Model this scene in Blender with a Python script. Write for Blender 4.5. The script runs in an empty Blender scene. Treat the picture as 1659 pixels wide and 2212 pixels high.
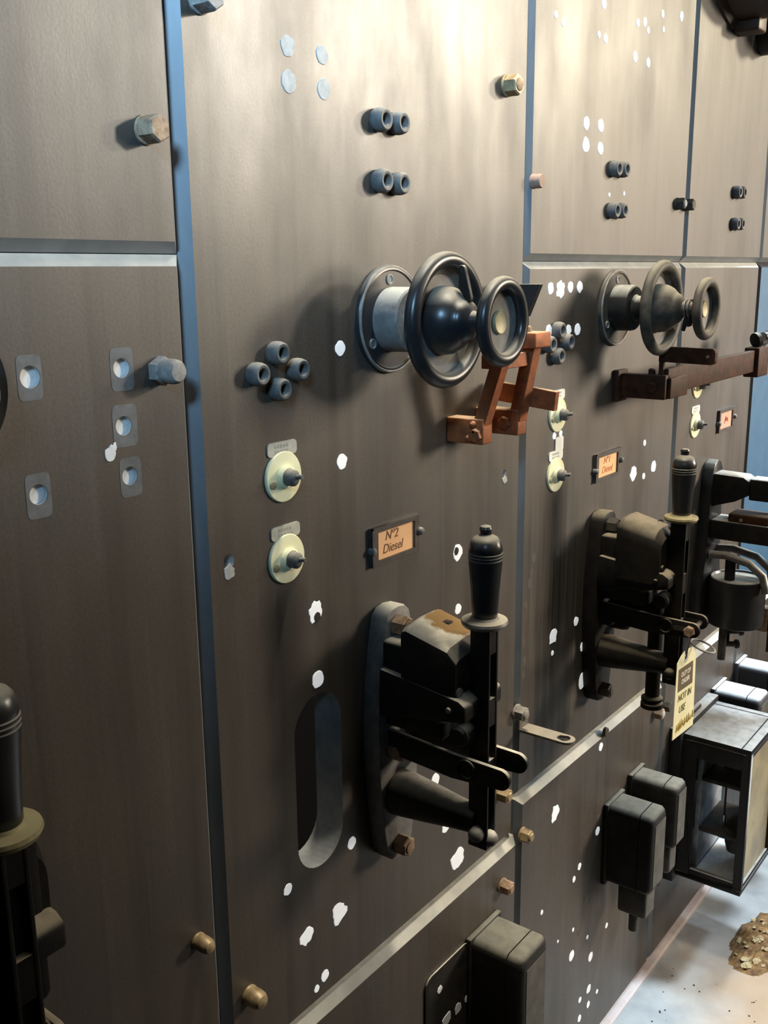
import bpy, bmesh, math, random
from mathutils import Vector, Matrix, noise
random.seed(7)
PI = math.pi
scn = bpy.context.scene
col = scn.collection

# ------------------------------------------------------------------ camera
D, HC = 0.72, 1.51            # camera: distance to the panel faces, height above the floor
cam_d = bpy.data.cameras.new('camera')
cam = bpy.data.objects.new('camera', cam_d)
col.objects.link(cam)
cam_d.sensor_fit = 'VERTICAL'
cam_d.sensor_height = 36.0
cam_d.sensor_width = 27.0
cam_d.lens = 36.0 * 2166.18 / 2212.0
cam_d.clip_start = 0.02
# rows: wall direction X, into-wall Y, up Z, each written in camera (right, down, forward)
RX = (0.60165445, -0.19118327, 0.77553909)
RY = (-0.7986884, -0.13131738, 0.58724151)
RZ = (-0.01042899, -0.97273054, -0.23170354)
right = Vector((RX[0], RY[0], RZ[0]))
down = Vector((RX[1], RY[1], RZ[1]))
fwd = Vector((RX[2], RY[2], RZ[2]))
cm = Matrix((right, -down, -fwd)).transposed().to_4x4()
cm.translation = Vector((0, -D, HC))
cam.matrix_world = cm
scn.camera = cam

# ------------------------------------------------------------------ light and exposure
scn.view_settings.view_transform = 'Standard'
scn.view_settings.look = 'None'
scn.view_settings.gamma = 1.0
scn.view_settings.use_curve_mapping = False
scn.view_settings.exposure = 0.0
world = bpy.data.worlds.new('room_air')
scn.world = world
world.use_nodes = True
bg = world.node_tree.nodes['Background']
bg.inputs[0].default_value = (0.62, 0.78, 1.0, 1)
bg.inputs[1].default_value = 0.004


def aim(o, target):
    o.rotation_euler = (Vector(target) - o.location).to_track_quat('-Z', 'Y').to_euler()


def spot(name, loc, target, energy, color, size_deg, blend, radius):
    l = bpy.data.lights.new(name, 'SPOT')
    l.energy = energy
    l.color = color
    l.spot_size = math.radians(size_deg)
    l.spot_blend = blend
    l.shadow_soft_size = radius
    o = bpy.data.objects.new(name, l)
    o.location = loc
    col.objects.link(o)
    aim(o, target)
    return o


def area(name, loc, target, energy, color, sx, sy, spread):
    l = bpy.data.lights.new(name, 'AREA')
    l.shape = 'RECTANGLE'
    l.size, l.size_y = sx, sy
    l.energy = energy
    l.color = color
    l.spread = math.radians(spread)
    o = bpy.data.objects.new(name, l)
    o.location = loc
    col.objects.link(o)
    aim(o, target)
    return o


spot('hall_lamp', (3.3, -2.2, 2.5), (0.1, 0, 3.1), 900, (1.0, 0.90, 0.75), 62, 0.8, 0.15)
spot('far_slab_fill', (4.6, -2.0, 2.6), (1.95, 0, 2.75), 270, (1.0, 0.86, 0.60), 54, 0.8, 0.15)  # added fill for the far upper slabs, no known lamp
spot('window_far_side', (4.9, -1.3, 2.3), (2.35, 0, 0.98), 300, (0.50, 0.74, 1.0), 22, 1.0, 0.30)
spot('low_slab_fill', (4.2, -2.6, 1.95), (2.15, 0, 1.10), 820, (1.0, 0.84, 0.66), 40, 1.0, 0.45)  # added warm fill for the lower right slabs, source unseen
area('gallery_windows', (5.5, -2.9, 3.3), (5.5, 0, 3.3), 66, (0.96, 1.0, 0.96), 9, 1.6, 180)
area('overhead_fill', (1.25, -0.13, 2.9), (1.2, -0.11, 0.0), 10.5, (1.0, 0.90, 0.72), 1.0, 0.06, 60)  # added strip light from above to brighten dusty tops, no known fixture
spot('window_left', (-1.3, -1.3, 2.7), (0.30, 0.0, 2.2), 780, (0.34, 0.64, 0.98), 39, 1.0, 0.30)
area('relay_top_fill', (2.55, -0.25, 3.2), (2.42, -0.16, 0.0), 7.5, (0.70, 0.86, 1.0), 0.5, 0.2, 40)  # added cool light on the far relay tops and case lid, not a window
spot('floor_fill', (3.0, -1.5, 3.0), (1.72, -0.14, 0.0), 680, (0.66, 0.85, 1.0), 14, 1.0, 0.20)  # added cool spot that brightens the floor, not a window


# ------------------------------------------------------------------ materials
def material(name, c, rough=0.5, metal=0.0, c2=None, scale=18.0, stretch=(1, 1, 1), bump=0.0, dust=0.0,
             dustc=(0.42, 0.385, 0.32), detail=5.0, lo=0.35, hi=0.65, spec=0.5, rough2=None):
    m = bpy.data.materials.new(name)
    m.use_nodes = True
    nt = m.node_tree
    b = nt.nodes['Principled BSDF']
    b.inputs['Roughness'].default_value = rough
    b.inputs['Metallic'].default_value = metal
    b.inputs['Specular IOR Level'].default_value = spec
    L = nt.links.new
    geo = nt.nodes.new('ShaderNodeNewGeometry')
    mp = nt.nodes.new('ShaderNodeMapping')
    mp.inputs['Scale'].default_value = stretch
    L(geo.outputs['Position'], mp.inputs['Vector'])
    nz = nt.nodes.new('ShaderNodeTexNoise')
    nz.inputs['Scale'].default_value = scale
    nz.inputs['Detail'].default_value = detail
    nz.inputs['Roughness'].default_value = 0.62
    L(mp.outputs[0], nz.inputs['Vector'])
    rmp = nt.nodes.new('ShaderNodeMapRange')
    rmp.inputs['From Min'].default_value = lo
    rmp.inputs['From Max'].default_value = hi
    L(nz.outputs['Fac'], rmp.inputs['Value'])
    mix = nt.nodes.new('ShaderNodeMix')
    mix.data_type = 'RGBA'
    mix.inputs[6].default_value = (*c, 1)
    mix.inputs[7].default_value = (*(c2 or c), 1)
    L(rmp.outputs[0], mix.inputs[0])
    out = mix.outputs[2]
    if dust > 0:
        sx = nt.nodes.new('ShaderNodeSeparateXYZ')
        L(geo.outputs['Normal'], sx.inputs[0])
        r2 = nt.nodes.new('ShaderNodeMapRange')
        r2.inputs['From Min'].default_value = 0.45
        r2.inputs['From Max'].default_value = 0.92
        L(sx.outputs['Z'], r2.inputs['Value'])
        n2 = nt.nodes.new('ShaderNodeTexNoise')
        n2.inputs['Scale'].default_value = 60
        n2.inputs['Detail'].default_value = 4
        L(geo.outputs['Position'], n2.inputs['Vector'])
        r3 = nt.nodes.new('ShaderNodeMapRange')
        r3.inputs['From Min'].default_value = 0.25
        r3.inputs['From Max'].default_value = 0.6
        r3.inputs['To Min'].default_value = dust * 0.65
        r3.inputs['To Max'].default_value = dust
        L(n2.outputs['Fac'], r3.inputs['Value'])
        ml = nt.nodes.new('ShaderNodeMath')
        ml.operation = 'MULTIPLY'
        L(r2.outputs[0], ml.inputs[0])
        L(r3.outputs[0], ml.inputs[1])
        mx = nt.nodes.new('ShaderNodeMix')
        mx.data_type = 'RGBA'
        L(ml.outputs[0], mx.inputs[0])
        L(out, mx.inputs[6])
        mx.inputs[7].default_value = (*dustc, 1)
        out = mx.outputs[2]
        ra = nt.nodes.new('ShaderNodeMapRange')
        ra.inputs['To Min'].default_value = rough
        ra.inputs['To Max'].default_value = 0.9
        L(ml.outputs[0], ra.inputs['Value'])
        L(ra.outputs[0], b.inputs['Roughness'])
    L(out, b.inputs['Base Color'])
    if bump > 0:
        bp = nt.nodes.new('ShaderNodeBump')
        bp.inputs['Strength'].default_value = bump
        bp.inputs['Distance'].default_value = 0.002
        n3 = nt.nodes.new('ShaderNodeTexNoise')
        n3.inputs['Scale'].default_value = 220
        n3.inputs['Detail'].default_value = 3
        L(geo.outputs['Position'], n3.inputs['Vector'])
        L(n3.outputs['Fac'], bp.inputs['Height'])
        L(bp.outputs[0], b.inputs['Normal'])
    return m


def slate_material():
    m = bpy.data.materials.new('oiled_slate')
    m.use_nodes = True
    nt = m.node_tree
    L = nt.links.new
    b = nt.nodes['Principled BSDF']
    geo = nt.nodes.new('ShaderNodeNewGeometry')

    def noise_node(scale, stretch, detail=5, rough=0.6):
        mp = nt.nodes.new('ShaderNodeMapping')
        mp.inputs['Scale'].default_value = stretch
        L(geo.outputs['Position'], mp.inputs['Vector'])
        n = nt.nodes.new('ShaderNodeTexNoise')
        n.inputs['Scale'].default_value = scale
        n.inputs['Detail'].default_value = detail
        n.inputs['Roughness'].default_value = rough
        L(mp.outputs[0], n.inputs['Vector'])
        return n.outputs['Fac']

    def rng(v, a, b_, lo=0.0, hi=1.0):
        r = nt.nodes.new('ShaderNodeMapRange')
        for k, x in zip(('From Min', 'From Max', 'To Min', 'To Max'), (a, b_, lo, hi)):
            r.inputs[k].default_value = x
        L(v, r.inputs['Value'])
        return r.outputs[0]

    def mixc(f, a, b_):
        x = nt.nodes.new('ShaderNodeMix')
        x.data_type = 'RGBA'
        L(f, x.inputs[0])
        for s, v in ((6, a), (7, b_)):
            if isinstance(v, tuple):
                x.inputs[s].default_value = (*v, 1)
            else:
                L(v, x.inputs[s])
        return x.outputs[2]

    K = 0.30

    def c(r, g, b_):
        return (r * K, g * K, b_ * K)
    blot = rng(noise_node(4.5, (1, 1, 0.7)), 0.36, 0.66)
    base = mixc(blot, c(0.285, 0.218, 0.160), c(0.205, 0.178, 0.150))
    streak = rng(noise_node(30, (1, 1, 0.035), 4), 0.48, 0.68, 0, 0.75)
    base = mixc(streak, base, c(0.12, 0.095, 0.07))
    pale = rng(noise_node(46, (1, 1, 0.05), 3), 0.56, 0.76, 0, 0.45)
    base = mixc(pale, base, c(0.42, 0.37, 0.31))
    # old wash-down streaks below the ivory switches
    sp = nt.nodes.new('ShaderNodeSeparateXYZ')
    L(geo.outputs['Position'], sp.inputs[0])

    def mul(a, b_):
        q = nt.nodes.new('ShaderNodeMath')
        q.operation = 'MULTIPLY'
        L(a, q.inputs[0])
        L(b_, q.inputs[1])
        return q.outputs[0]
    zone = mul(mul(rng(sp.outputs['X'], 1.295, 1.33), rng(sp.outputs['X'], 1.58, 1.44)),
               mul(rng(sp.outputs['Z'], 1.22, 1.08), rng(sp.outputs['Z'], 0.66, 0.74)))
    wash = mul(zone, rng(noise_node(95, (1, 1, 0.02), 3), 0.46, 0.58, 0, 0.85))
    base = mixc(wash, base, c(0.05, 0.04, 0.028))
    rust = rng(noise_node(2.6, (1.4, 1, 0.8), 6), 0.54, 0.74, 0, 0.5)
    base = mixc(rust, base, c(0.30, 0.165, 0.085))
    fine = rng(noise_node(300, (1, 1, 1), 3), 0.35, 0.68, 0, 0.45)
    base = mixc(fine, base, c(0.10, 0.08, 0.065))
    # settled dust on whatever faces up (the slab's top bevels)
    sx = nt.nodes.new('ShaderNodeSeparateXYZ')
    L(geo.outputs['Normal'], sx.inputs[0])
    base = mixc(rng(sx.outputs['Z'], 0.3, 0.65, 0, 0.9), base, (0.46, 0.42, 0.34))
    L(base, b.inputs['Base Color'])
    L(rng(noise_node(9, (1, 1, 0.4)), 0.3, 0.7, 0.41, 0.56), b.inputs['Roughness'])
    b.inputs['Specular IOR Level'].default_value = 0.7
    bp = nt.nodes.new('ShaderNodeBump')
    bp.inputs['Strength'].default_value = 0.09
    bp.inputs['Distance'].default_value = 0.001
    L(noise_node(330, (1, 1, 0.8), 4), bp.inputs['Height'])
    L(bp.outputs[0], b.inputs['Normal'])
    return m


def floor_material():
    m = bpy.data.materials.new('worn_concrete')
    m.use_nodes = True
    nt = m.node_tree
    L = nt.links.new
    b = nt.nodes['Principled BSDF']
    geo = nt.nodes.new('ShaderNodeNewGeometry')
    n = nt.nodes.new('ShaderNodeTexNoise')
    n.inputs['Scale'].default_value = 14
    n.inputs['Detail'].default_value = 8
    L(geo.outputs['Position'], n.inputs['Vector'])
    cr = nt.nodes.new('ShaderNodeValToRGB')
    cr.color_ramp.elements[0].position = 0.35
    cr.color_ramp.elements[0].color = (0.31, 0.31, 0.31, 1)
    cr.color_ramp.elements[1].position = 0.65
    cr.color_ramp.elements[1].color = (0.44, 0.435, 0.42, 1)
    L(n.outputs['Fac'], cr.inputs[0])
    # rust-coloured spill around the debris
    sub = nt.nodes.new('ShaderNodeVectorMath')
    sub.operation = 'DISTANCE'
    sub.inputs[1].default_value = (1.95, -0.33, 0)
    L(geo.outputs['Position'], sub.inputs[0])
    n2 = nt.nodes.new('ShaderNodeTexNoise')
    n2.inputs['Scale'].default_value = 11
    n2.inputs['Detail'].default_value = 5
    L(geo.outputs['Position'], n2.inputs['Vector'])
    ad = nt.nodes.new('ShaderNodeMath')
    ad.operation = 'MULTIPLY_ADD'
    L(n2.outputs['Fac'], ad.inputs[0])
    ad.inputs[1].default_value = -0.16
    L(sub.outputs['Value'], ad.inputs[2])
    r = nt.nodes.new('ShaderNodeMapRange')
    r.inputs['From Min'].default_value = 0.04
    r.inputs['From Max'].default_value = 0.21
    r.inputs['To Min'].default_value = 0.75
    r.inputs['To Max'].default_value = 0
    L(ad.outputs[0], r.inputs['Value'])
    mx = nt.nodes.new('ShaderNodeMix')
    mx.data_type = 'RGBA'
    L(r.outputs[0], mx.inputs[0])
    L(cr.outputs[0], mx.inputs[6])
    mx.inputs[7].default_value = (0.42, 0.25, 0.12, 1)
    # unseen floor strip coloured near black to cut light bounced onto the low slabs
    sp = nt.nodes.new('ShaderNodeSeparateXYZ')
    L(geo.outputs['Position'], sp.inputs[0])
    bounce_cut = nt.nodes.new('ShaderNodeMapRange')
    bounce_cut.inputs['From Min'].default_value = 1.60
    bounce_cut.inputs['From Max'].default_value = 1.48
    L(sp.outputs['X'], bounce_cut.inputs['Value'])
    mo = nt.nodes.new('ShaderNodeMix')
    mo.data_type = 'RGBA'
    L(bounce_cut.outputs[0], mo.inputs[0])
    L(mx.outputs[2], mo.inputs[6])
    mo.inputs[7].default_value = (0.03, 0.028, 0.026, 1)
    L(mo.outputs[2], b.inputs['Base Color'])
    b.inputs['Roughness'].default_value = 0.75
    return m


M = {}
M['slate'] = slate_material()
M['floor'] = floor_material()
M['edge'] = material('raw_slate_edge', (0.20, 0.215, 0.225), 0.45, c2=(0.155, 0.17, 0.18), scale=30, stretch=(1, 1, 0.3), dust=0.97, dustc=(0.66, 0.62, 0.51))
M['bluepaint'] = material('blue_grey_paint', (0.035, 0.115, 0.20), 0.55, c2=(0.028, 0.09, 0.165), scale=20)
M['dark_room'] = material('near_black_plaster', (0.02, 0.02, 0.022), 0.95)  # even near-black colour of the wall behind the slabs
M['filler'] = material('white_hole_filler', (0.86, 0.86, 0.84), 0.8, c2=(0.70, 0.70, 0.68), scale=120)
M['filler_glow'] = material('glowing_hole_filler', (0.86, 0.86, 0.84), 0.8, c2=(0.70, 0.70, 0.68), scale=120)  # white filler given its own glow to stay bright on dim slabs
_b = M['filler_glow'].node_tree.nodes['Principled BSDF']
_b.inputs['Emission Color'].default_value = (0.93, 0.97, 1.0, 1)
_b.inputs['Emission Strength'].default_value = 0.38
M['filler_pale'] = material('pale_hole_filler', (0.45, 0.47, 0.46), 0.8, c2=(0.34, 0.35, 0.34), scale=120)
M['cut_slate'] = material('cut_slate', (0.50, 0.52, 0.52), 0.8, c2=(0.34, 0.36, 0.37), scale=40)
M['residue'] = material('washer_residue', (0.15, 0.155, 0.155), 0.65, c2=(0.10, 0.10, 0.098), scale=70)
M['stain'] = material('dark_drip', (0.075, 0.06, 0.05), 0.6)
M['black'] = material('black_enamel', (0.018, 0.018, 0.020), 0.30, c2=(0.03, 0.029, 0.028), scale=30, dust=0.75,
                      dustc=(0.38, 0.345, 0.27))
M['castdark'] = material('sooty_cast_iron', (0.009, 0.0085, 0.008), 0.5, c2=(0.018, 0.015, 0.012), scale=40, bump=0.1,
                         dust=0.75, dustc=(0.33, 0.28, 0.20), spec=0.12)
M['cast'] = material('dark_cast_iron', (0.011, 0.0105, 0.010), 0.5, c2=(0.024, 0.020, 0.016), scale=40, bump=0.15,
                     dust=0.9, dustc=(0.66, 0.62, 0.52), spec=0.2)
M['castgrey'] = material('grey_cast_iron', (0.22, 0.215, 0.20), 0.6, c2=(0.14, 0.13, 0.12), scale=60, bump=0.2,
                         dust=0.95, dustc=(0.60, 0.57, 0.48))
M['webdust'] = material('dusty_wheel_web', (0.16, 0.15, 0.135), 0.6, c2=(0.10, 0.093, 0.082), scale=60, dust=0.9, dustc=(0.40, 0.37, 0.28))
M['blackdusty'] = material('dust_caked_enamel', (0.045, 0.039, 0.031), 0.6, c2=(0.10, 0.086, 0.066), scale=45, dust=0.85, dustc=(0.40, 0.36, 0.27), spec=0.3)
M['steel'] = material('dull_steel', (0.22, 0.21, 0.20), 0.45, 0.5, c2=(0.13, 0.115, 0.10), scale=60, dust=0.9,
                      dustc=(0.45, 0.41, 0.33))
M['rim'] = material('worn_rim', (0.30, 0.29, 0.26), 0.55, 0.2, c2=(0.18, 0.16, 0.14), scale=60)
M['rustbolt'] = material('rusty_bolt', (0.42, 0.30, 0.19), 0.7, 0.1, c2=(0.23, 0.14, 0.085), scale=140, bump=0.3)
M['brassbolt'] = material('tarnished_brass', (0.46, 0.35, 0.20), 0.5, 0.35, c2=(0.27, 0.19, 0.10), scale=90)
M['redbolt'] = material('reddish_fibre', (0.42, 0.27, 0.20), 0.7, c2=(0.30, 0.19, 0.14), scale=90)
M['greybolt'] = material('dusty_bolt', (0.33, 0.31, 0.28), 0.75, c2=(0.20, 0.18, 0.16), scale=120, bump=0.3)
M['darkbolt'] = material('blackened_bolt', (0.05, 0.045, 0.04), 0.6, c2=(0.09, 0.075, 0.06), scale=90, spec=0.2)
M['bush'] = material('grey_bushing', (0.13, 0.128, 0.12), 0.6, c2=(0.085, 0.083, 0.078), scale=90, dust=0.7)
M['bore'] = material('dark_bore', (0.025, 0.02, 0.018), 0.9)
M['copper'] = material('rusty_copper', (0.42, 0.125, 0.035), 0.6, 0.2, c2=(0.20, 0.065, 0.028), scale=45, bump=0.2,
                       dust=0.85, dustc=(0.47, 0.37, 0.24))
M['copperdark'] = material('dark_bronze_bar', (0.075, 0.028, 0.012), 0.6, 0.0, c2=(0.03, 0.015, 0.009), scale=60,
                           bump=0.2, dust=0.25, spec=0.15)
M['ivory'] = material('yellowed_ivory', (0.93, 0.91, 0.63), 0.45, c2=(0.82, 0.80, 0.50), scale=40)
M['plate'] = material('nickel_name_plate', (0.56, 0.55, 0.46), 0.5, 0.1, c2=(0.44, 0.43, 0.36), scale=90)
M['whiteplate'] = material('white_name_plate', (0.84, 0.84, 0.78), 0.5)
M['engrave'] = material('engraved_grey', (0.36, 0.35, 0.29), 0.7)
M['ochre'] = material('ochre_dusted_collar', (0.26, 0.22, 0.10), 0.6, 0.2, c2=(0.17, 0.14, 0.07), scale=120, dust=0.8, dustc=(0.34, 0.30, 0.17))
M['medal'] = material('dusty_brass_disc', (0.44, 0.39, 0.23), 0.55, 0.25, c2=(0.34, 0.29, 0.17), scale=160)
M['card'] = material('orange_card', (0.97, 0.56, 0.27), 0.7, c2=(0.92, 0.50, 0.24), scale=30)
M['cardpink'] = material('pink_card', (0.80, 0.36, 0.24), 0.7, c2=(0.70, 0.33, 0.24), scale=60)
M['ink'] = material('brown_ink', (0.20, 0.085, 0.03), 0.8)
M['inkred'] = material('faded_red_ink', (0.62, 0.20, 0.07), 0.8)
M['holder'] = material('dark_label_frame', (0.10, 0.085, 0.075), 0.5, 0.3, c2=(0.06, 0.05, 0.045), scale=80)
M['tag'] = material('cream_tag', (0.95, 0.90, 0.58), 0.6, c2=(0.90, 0.83, 0.48), scale=50)
M['tagdark'] = material('tag_brown_print', (0.13, 0.095, 0.045), 0.7)
M['tagwhite'] = material('tag_white_print', (0.85, 0.78, 0.66), 0.7)
M['tagink'] = material('tag_pen', (0.17, 0.15, 0.05), 0.8)
M['tagstain'] = material('tag_ochre_pen', (0.62, 0.46, 0.10), 0.8)
M['relay'] = material('black_relay_cover', (0.016, 0.015, 0.014), 0.55, c2=(0.03, 0.027, 0.024), scale=40, bump=0.1,
                      dust=0.95, dustc=(0.22, 0.21, 0.17), spec=0.2)
M['relaypale'] = material('pale_dusted_cover', (0.05, 0.05, 0.055), 0.6, dust=0.98, dustc=(0.74, 0.74, 0.72))
M['relayfront'] = material('worn_relay_front', (0.12, 0.11, 0.085), 0.6, c2=(0.07, 0.06, 0.05), scale=40)
M['seam'] = material('black_seam', (0.01, 0.01, 0.01), 0.9)
M['case'] = material('black_case_frame', (0.012, 0.012, 0.012), 0.5, c2=(0.02, 0.018, 0.016), scale=40, dust=0.9,
                     dustc=(0.36, 0.345, 0.32), spec=0.2)
M['inner'] = material('case_works_grey', (0.55, 0.58, 0.62), 0.5, 0.1, c2=(0.28, 0.29, 0.32), scale=30)
M['chrome'] = material('bright_metal', (0.75, 0.77, 0.80), 0.2, 0.9)
M['rustdust'] = material('rust_stain', (0.20, 0.115, 0.03), 0.85, c2=(0.12, 0.07, 0.025), scale=80)
M['debris'] = material('flaky_rust', (0.10, 0.045, 0.02), 0.9, c2=(0.30, 0.17, 0.06), scale=50, bump=0.4)
M['flake'] = material('pale_flake', (0.52, 0.42, 0.24), 0.8, c2=(0.30, 0.19, 0.08), scale=60)
M['crumb'] = material('dark_crumb', (0.05, 0.04, 0.035), 0.9)
M['kerb'] = material('pinkish_floor_edge', (0.62, 0.53, 0.50), 0.8, c2=(0.52, 0.40, 0.36), scale=20)
M['meter'] = material('dark_brown_meter', (0.04, 0.022, 0.010), 0.5, c2=(0.08, 0.035, 0.014), scale=25)


def add_rust_stain(name, src, centre, radius):
    m = M[src].copy()
    m.name = name
    nt = m.node_tree
    L = nt.links.new
    b = nt.nodes['Principled BSDF']
    prev = b.inputs['Base Color'].links[0].from_socket
    tc = nt.nodes.new('ShaderNodeTexCoord')
    ds = nt.nodes.new('ShaderNodeVectorMath')
    ds.operation = 'DISTANCE'
    ds.inputs[1].default_value = centre
    L(tc.outputs['Object'], ds.inputs[0])
    n = nt.nodes.new('ShaderNodeTexNoise')
    n.inputs['Scale'].default_value = 70
    n.inputs['Detail'].default_value = 5
    L(tc.outputs['Object'], n.inputs['Vector'])
    ma = nt.nodes.new('ShaderNodeMath')
    ma.operation = 'MULTIPLY_ADD'
    L(n.outputs['Fac'], ma.inputs[0])
    ma.inputs[1].default_value = -0.030
    L(ds.outputs['Value'], ma.inputs[2])
    r = nt.nodes.new('ShaderNodeMapRange')
    r.inputs['From Min'].default_value = radius - 0.021
    r.inputs['From Max'].default_value = radius - 0.012
    r.inputs['To Min'].default_value = 0.93
    r.inputs['To Max'].default_value = 0.0
    L(ma.outputs[0], r.inputs['Value'])
    mx = nt.nodes.new('ShaderNodeMix')
    mx.data_type = 'RGBA'
    L(r.outputs[0], mx.inputs[0])
    L(prev, mx.inputs[6])
    mx.inputs[7].default_value = (0.19, 0.105, 0.025, 1)
    L(mx.outputs[2], b.inputs['Base Color'])
    return m


M['castrust'] = add_rust_stain('rust_stained_casting', 'cast', (0.024, -0.092, 0.150), 0.036)


def glass_material(name, tint, rough=0.02):
    m = bpy.data.materials.new(name)
    m.use_nodes = True
    nt = m.node_tree
    b = nt.nodes['Principled BSDF']
    b.inputs['Base Color'].default_value = (*tint, 1)
    b.inputs['Roughness'].default_value = rough
    b.inputs['Transmission Weight'].default_value = 1.0
    b.inputs['IOR'].default_value = 1.12
    return m


M['glass'] = glass_material('clear_pane', (0.96, 0.98, 1.0))
M['glassreflect'] = material('ochre_reflection_pane', (0.36, 0.28, 0.14), 0.35, c2=(0.22, 0.17, 0.09), scale=14)  # opaque ochre stands in for the warm room reflected in the front glass


# ------------------------------------------------------------------ mesh building
class MB:
    """collects shapes; coordinates are (x along the wall, d out of the wall, z up)"""

    def __init__(self):
        self.v, self.f, self.mi = [], [], []

    def add(self, vs, fs, mi=0):
        o = len(self.v)
        self.v += [Vector(p) for p in vs]
        self.f += [tuple(i + o for i in q) for q in fs]
        self.mi += [mi] * len(fs)

    def box(self, x0, x1, d0, d1, z0, z1, mi=0):
        vs = [(x, d, z) for x in (x0, x1) for d in (d0, d1) for z in (z0, z1)]
        self.add(vs, [(0, 1, 3, 2), (4, 6, 7, 5), (0, 4, 5, 1), (2, 3, 7, 6), (0, 2, 6, 4), (1, 5, 7, 3)], mi)

    def rbox(self, x0, x1, d0, d1, z0, z1, r=0.004, seg=3, mi=0):
        bm = bmesh.new()
        bmesh.ops.create_cube(bm, size=1)
        for v in bm.verts:
            v.co = Vector(((x0 + x1) / 2 + v.co.x * (x1 - x0), (d0 + d1) / 2 + v.co.y * (d1 - d0),
                           (z0 + z1) / 2 + v.co.z * (z1 - z0)))
        bmesh.ops.bevel(bm, geom=bm.edges[:], offset=r, segments=seg, profile=0.5, affect='EDGES')
        bm.verts.index_update()
        self.add([v.co.copy() for v in bm.verts], [[v.index for v in f.verts] for f in bm.faces], mi)
        bm.free()

    def lathe(self, prof, origin, axis, n=40, mi=0, cap0=True, cap1=True):
        """prof: [(radius, along axis)]"""
        a = Vector(axis).normalized()
        u = a.orthogonal().normalized()
        w = a.cross(u)
        o = Vector(origin)
        vs, fs = [], []
        k = len(prof)
        for i in range(n):
            t = 2 * PI * i / n
            e = u * math.cos(t) + w * math.sin(t)
            for r, h in prof:
                vs.append(o + e * r + a * h)
        for i in range(n):
            j = (i + 1) % n
            for q in range(k - 1):
                fs.append((i * k + q, j * k + q, j * k + q + 1, i * k + q + 1))
        if cap0:
            fs.append(tuple(i * k for i in range(n))[::-1])
        if cap1:
            fs.append(tuple(i * k + k - 1 for i in range(n)))
        self.add(vs, fs, mi)

    def cyl(self, p0, p1, r0, r1=None, n=24, mi=0):
        p0, p1 = Vector(p0), Vector(p1)
        r1 = r0 if r1 is None else r1
        self.lathe([(r0, 0), (r1, (p1 - p0).length)], p0, p1 - p0, n, mi)

    def torus(self, c, axis, R, r, n=56, m=14, mi=0):
        a = Vector(axis).normalized()
        u = a.orthogonal().normalized()
        w = a.cross(u)
        vs, fs = [], []
        for i in range(n):
            t = 2 * PI * i / n
            e = u * math.cos(t) + w * math.sin(t)
            for j in range(m):
                s = 2 * PI * j / m
                vs.append(Vector(c) + e * (R + r * math.cos(s)) + a * (r * math.sin(s)))
        for i in range(n):
            for j in range(m):
                fs.append((i * m + j, ((i + 1) % n) * m + j, ((i + 1) % n) * m + (j + 1) % m, i * m + (j + 1) % m))
        self.add(vs, fs, mi)

    def tube(self, pts, r, n=10, mi=0):
        pts = [Vector(p) for p in pts]
        vs, fs = [], []
        u = None
        for i, p in enumerate(pts):
            t = (pts[min(i + 1, len(pts) - 1)] - pts[max(i - 1, 0)]).normalized()
            u = (t.orthogonal() if u is None else u - t * u.dot(t)).normalized()
            w = t.cross(u)
            for j in range(n):
                s = 2 * PI * j / n
                vs.append(p + (u * math.cos(s) + w * math.sin(s)) * r)
        for i in range(len(pts) - 1):
            for j in range(n):
                fs.append((i * n + j, i * n + (j + 1) % n, (i + 1) * n + (j + 1) % n, (i + 1) * n + j))
        fs.append(tuple(range(n))[::-1])
        fs.append(tuple((len(pts) - 1) * n + j for j in range(n)))
        self.add(vs, fs, mi)

    def prism(self, poly, plane, t0, t1, mi=0, inner=None):
        """poly in the plane 'xz' (thickness along d), 'dz' (along x) or 'xd' (along z); inner: a hole loop of equal length"""
        def P(p, t):
            a, b = p
            return {'xz': (a, t, b), 'dz': (t, a, b), 'xd': (a, b, t)}[plane]
        n = len(poly)
        if inner is None:
            vs = [P(p, t0) for p in poly] + [P(p, t1) for p in poly]
            fs = [tuple(range(n))[::-1], tuple(range(n, 2 * n))]
            fs += [(i, (i + 1) % n, n + (i + 1) % n, n + i) for i in range(n)]
        else:
            vs = [P(p, t0) for p in poly] + [P(p, t1) for p in poly] + [P(p, t0) for p in inner] + [P(p, t1) for p in inner]
            fs = []
            for i in range(n):
                j = (i + 1) % n
                fs += [(i, j, n + j, n + i), (2 * n + j, 2 * n + i, 3 * n + i, 3 * n + j),
                       (j, i, 2 * n + i, 2 * n + j), (n + i, n + j, 3 * n + j, 3 * n + i)]
        self.add(vs, fs, mi)

    def hexa(self, p0, axis, r, h, cham=0.15, mi=0, turn=0.0):
        """hexagonal nut or bolt head with chamfered end"""
        a = Vector(axis).normalized()
        u = a.orthogonal().normalized()
        u = Matrix.Rotation(turn, 3, a) @ u
        w = a.cross(u)
        o = Vector(p0)
        vs = []
        for rr, hh in ((r, 0), (r, h * (1 - cham)), (r * 0.86, h)):
            for i in range(6):
                t = i * PI / 3
                vs.append(o + (u * math.cos(t) + w * math.sin(t)) * rr + a * hh)
        fs = [tuple(range(6))[::-1], tuple(range(12, 18))]
        for q in (0, 6):
            fs += [(q + i, q + (i + 1) % 6, q + 6 + (i + 1) % 6, q + 6 + i) for i in range(6)]
        self.add(vs, fs, mi)

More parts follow.
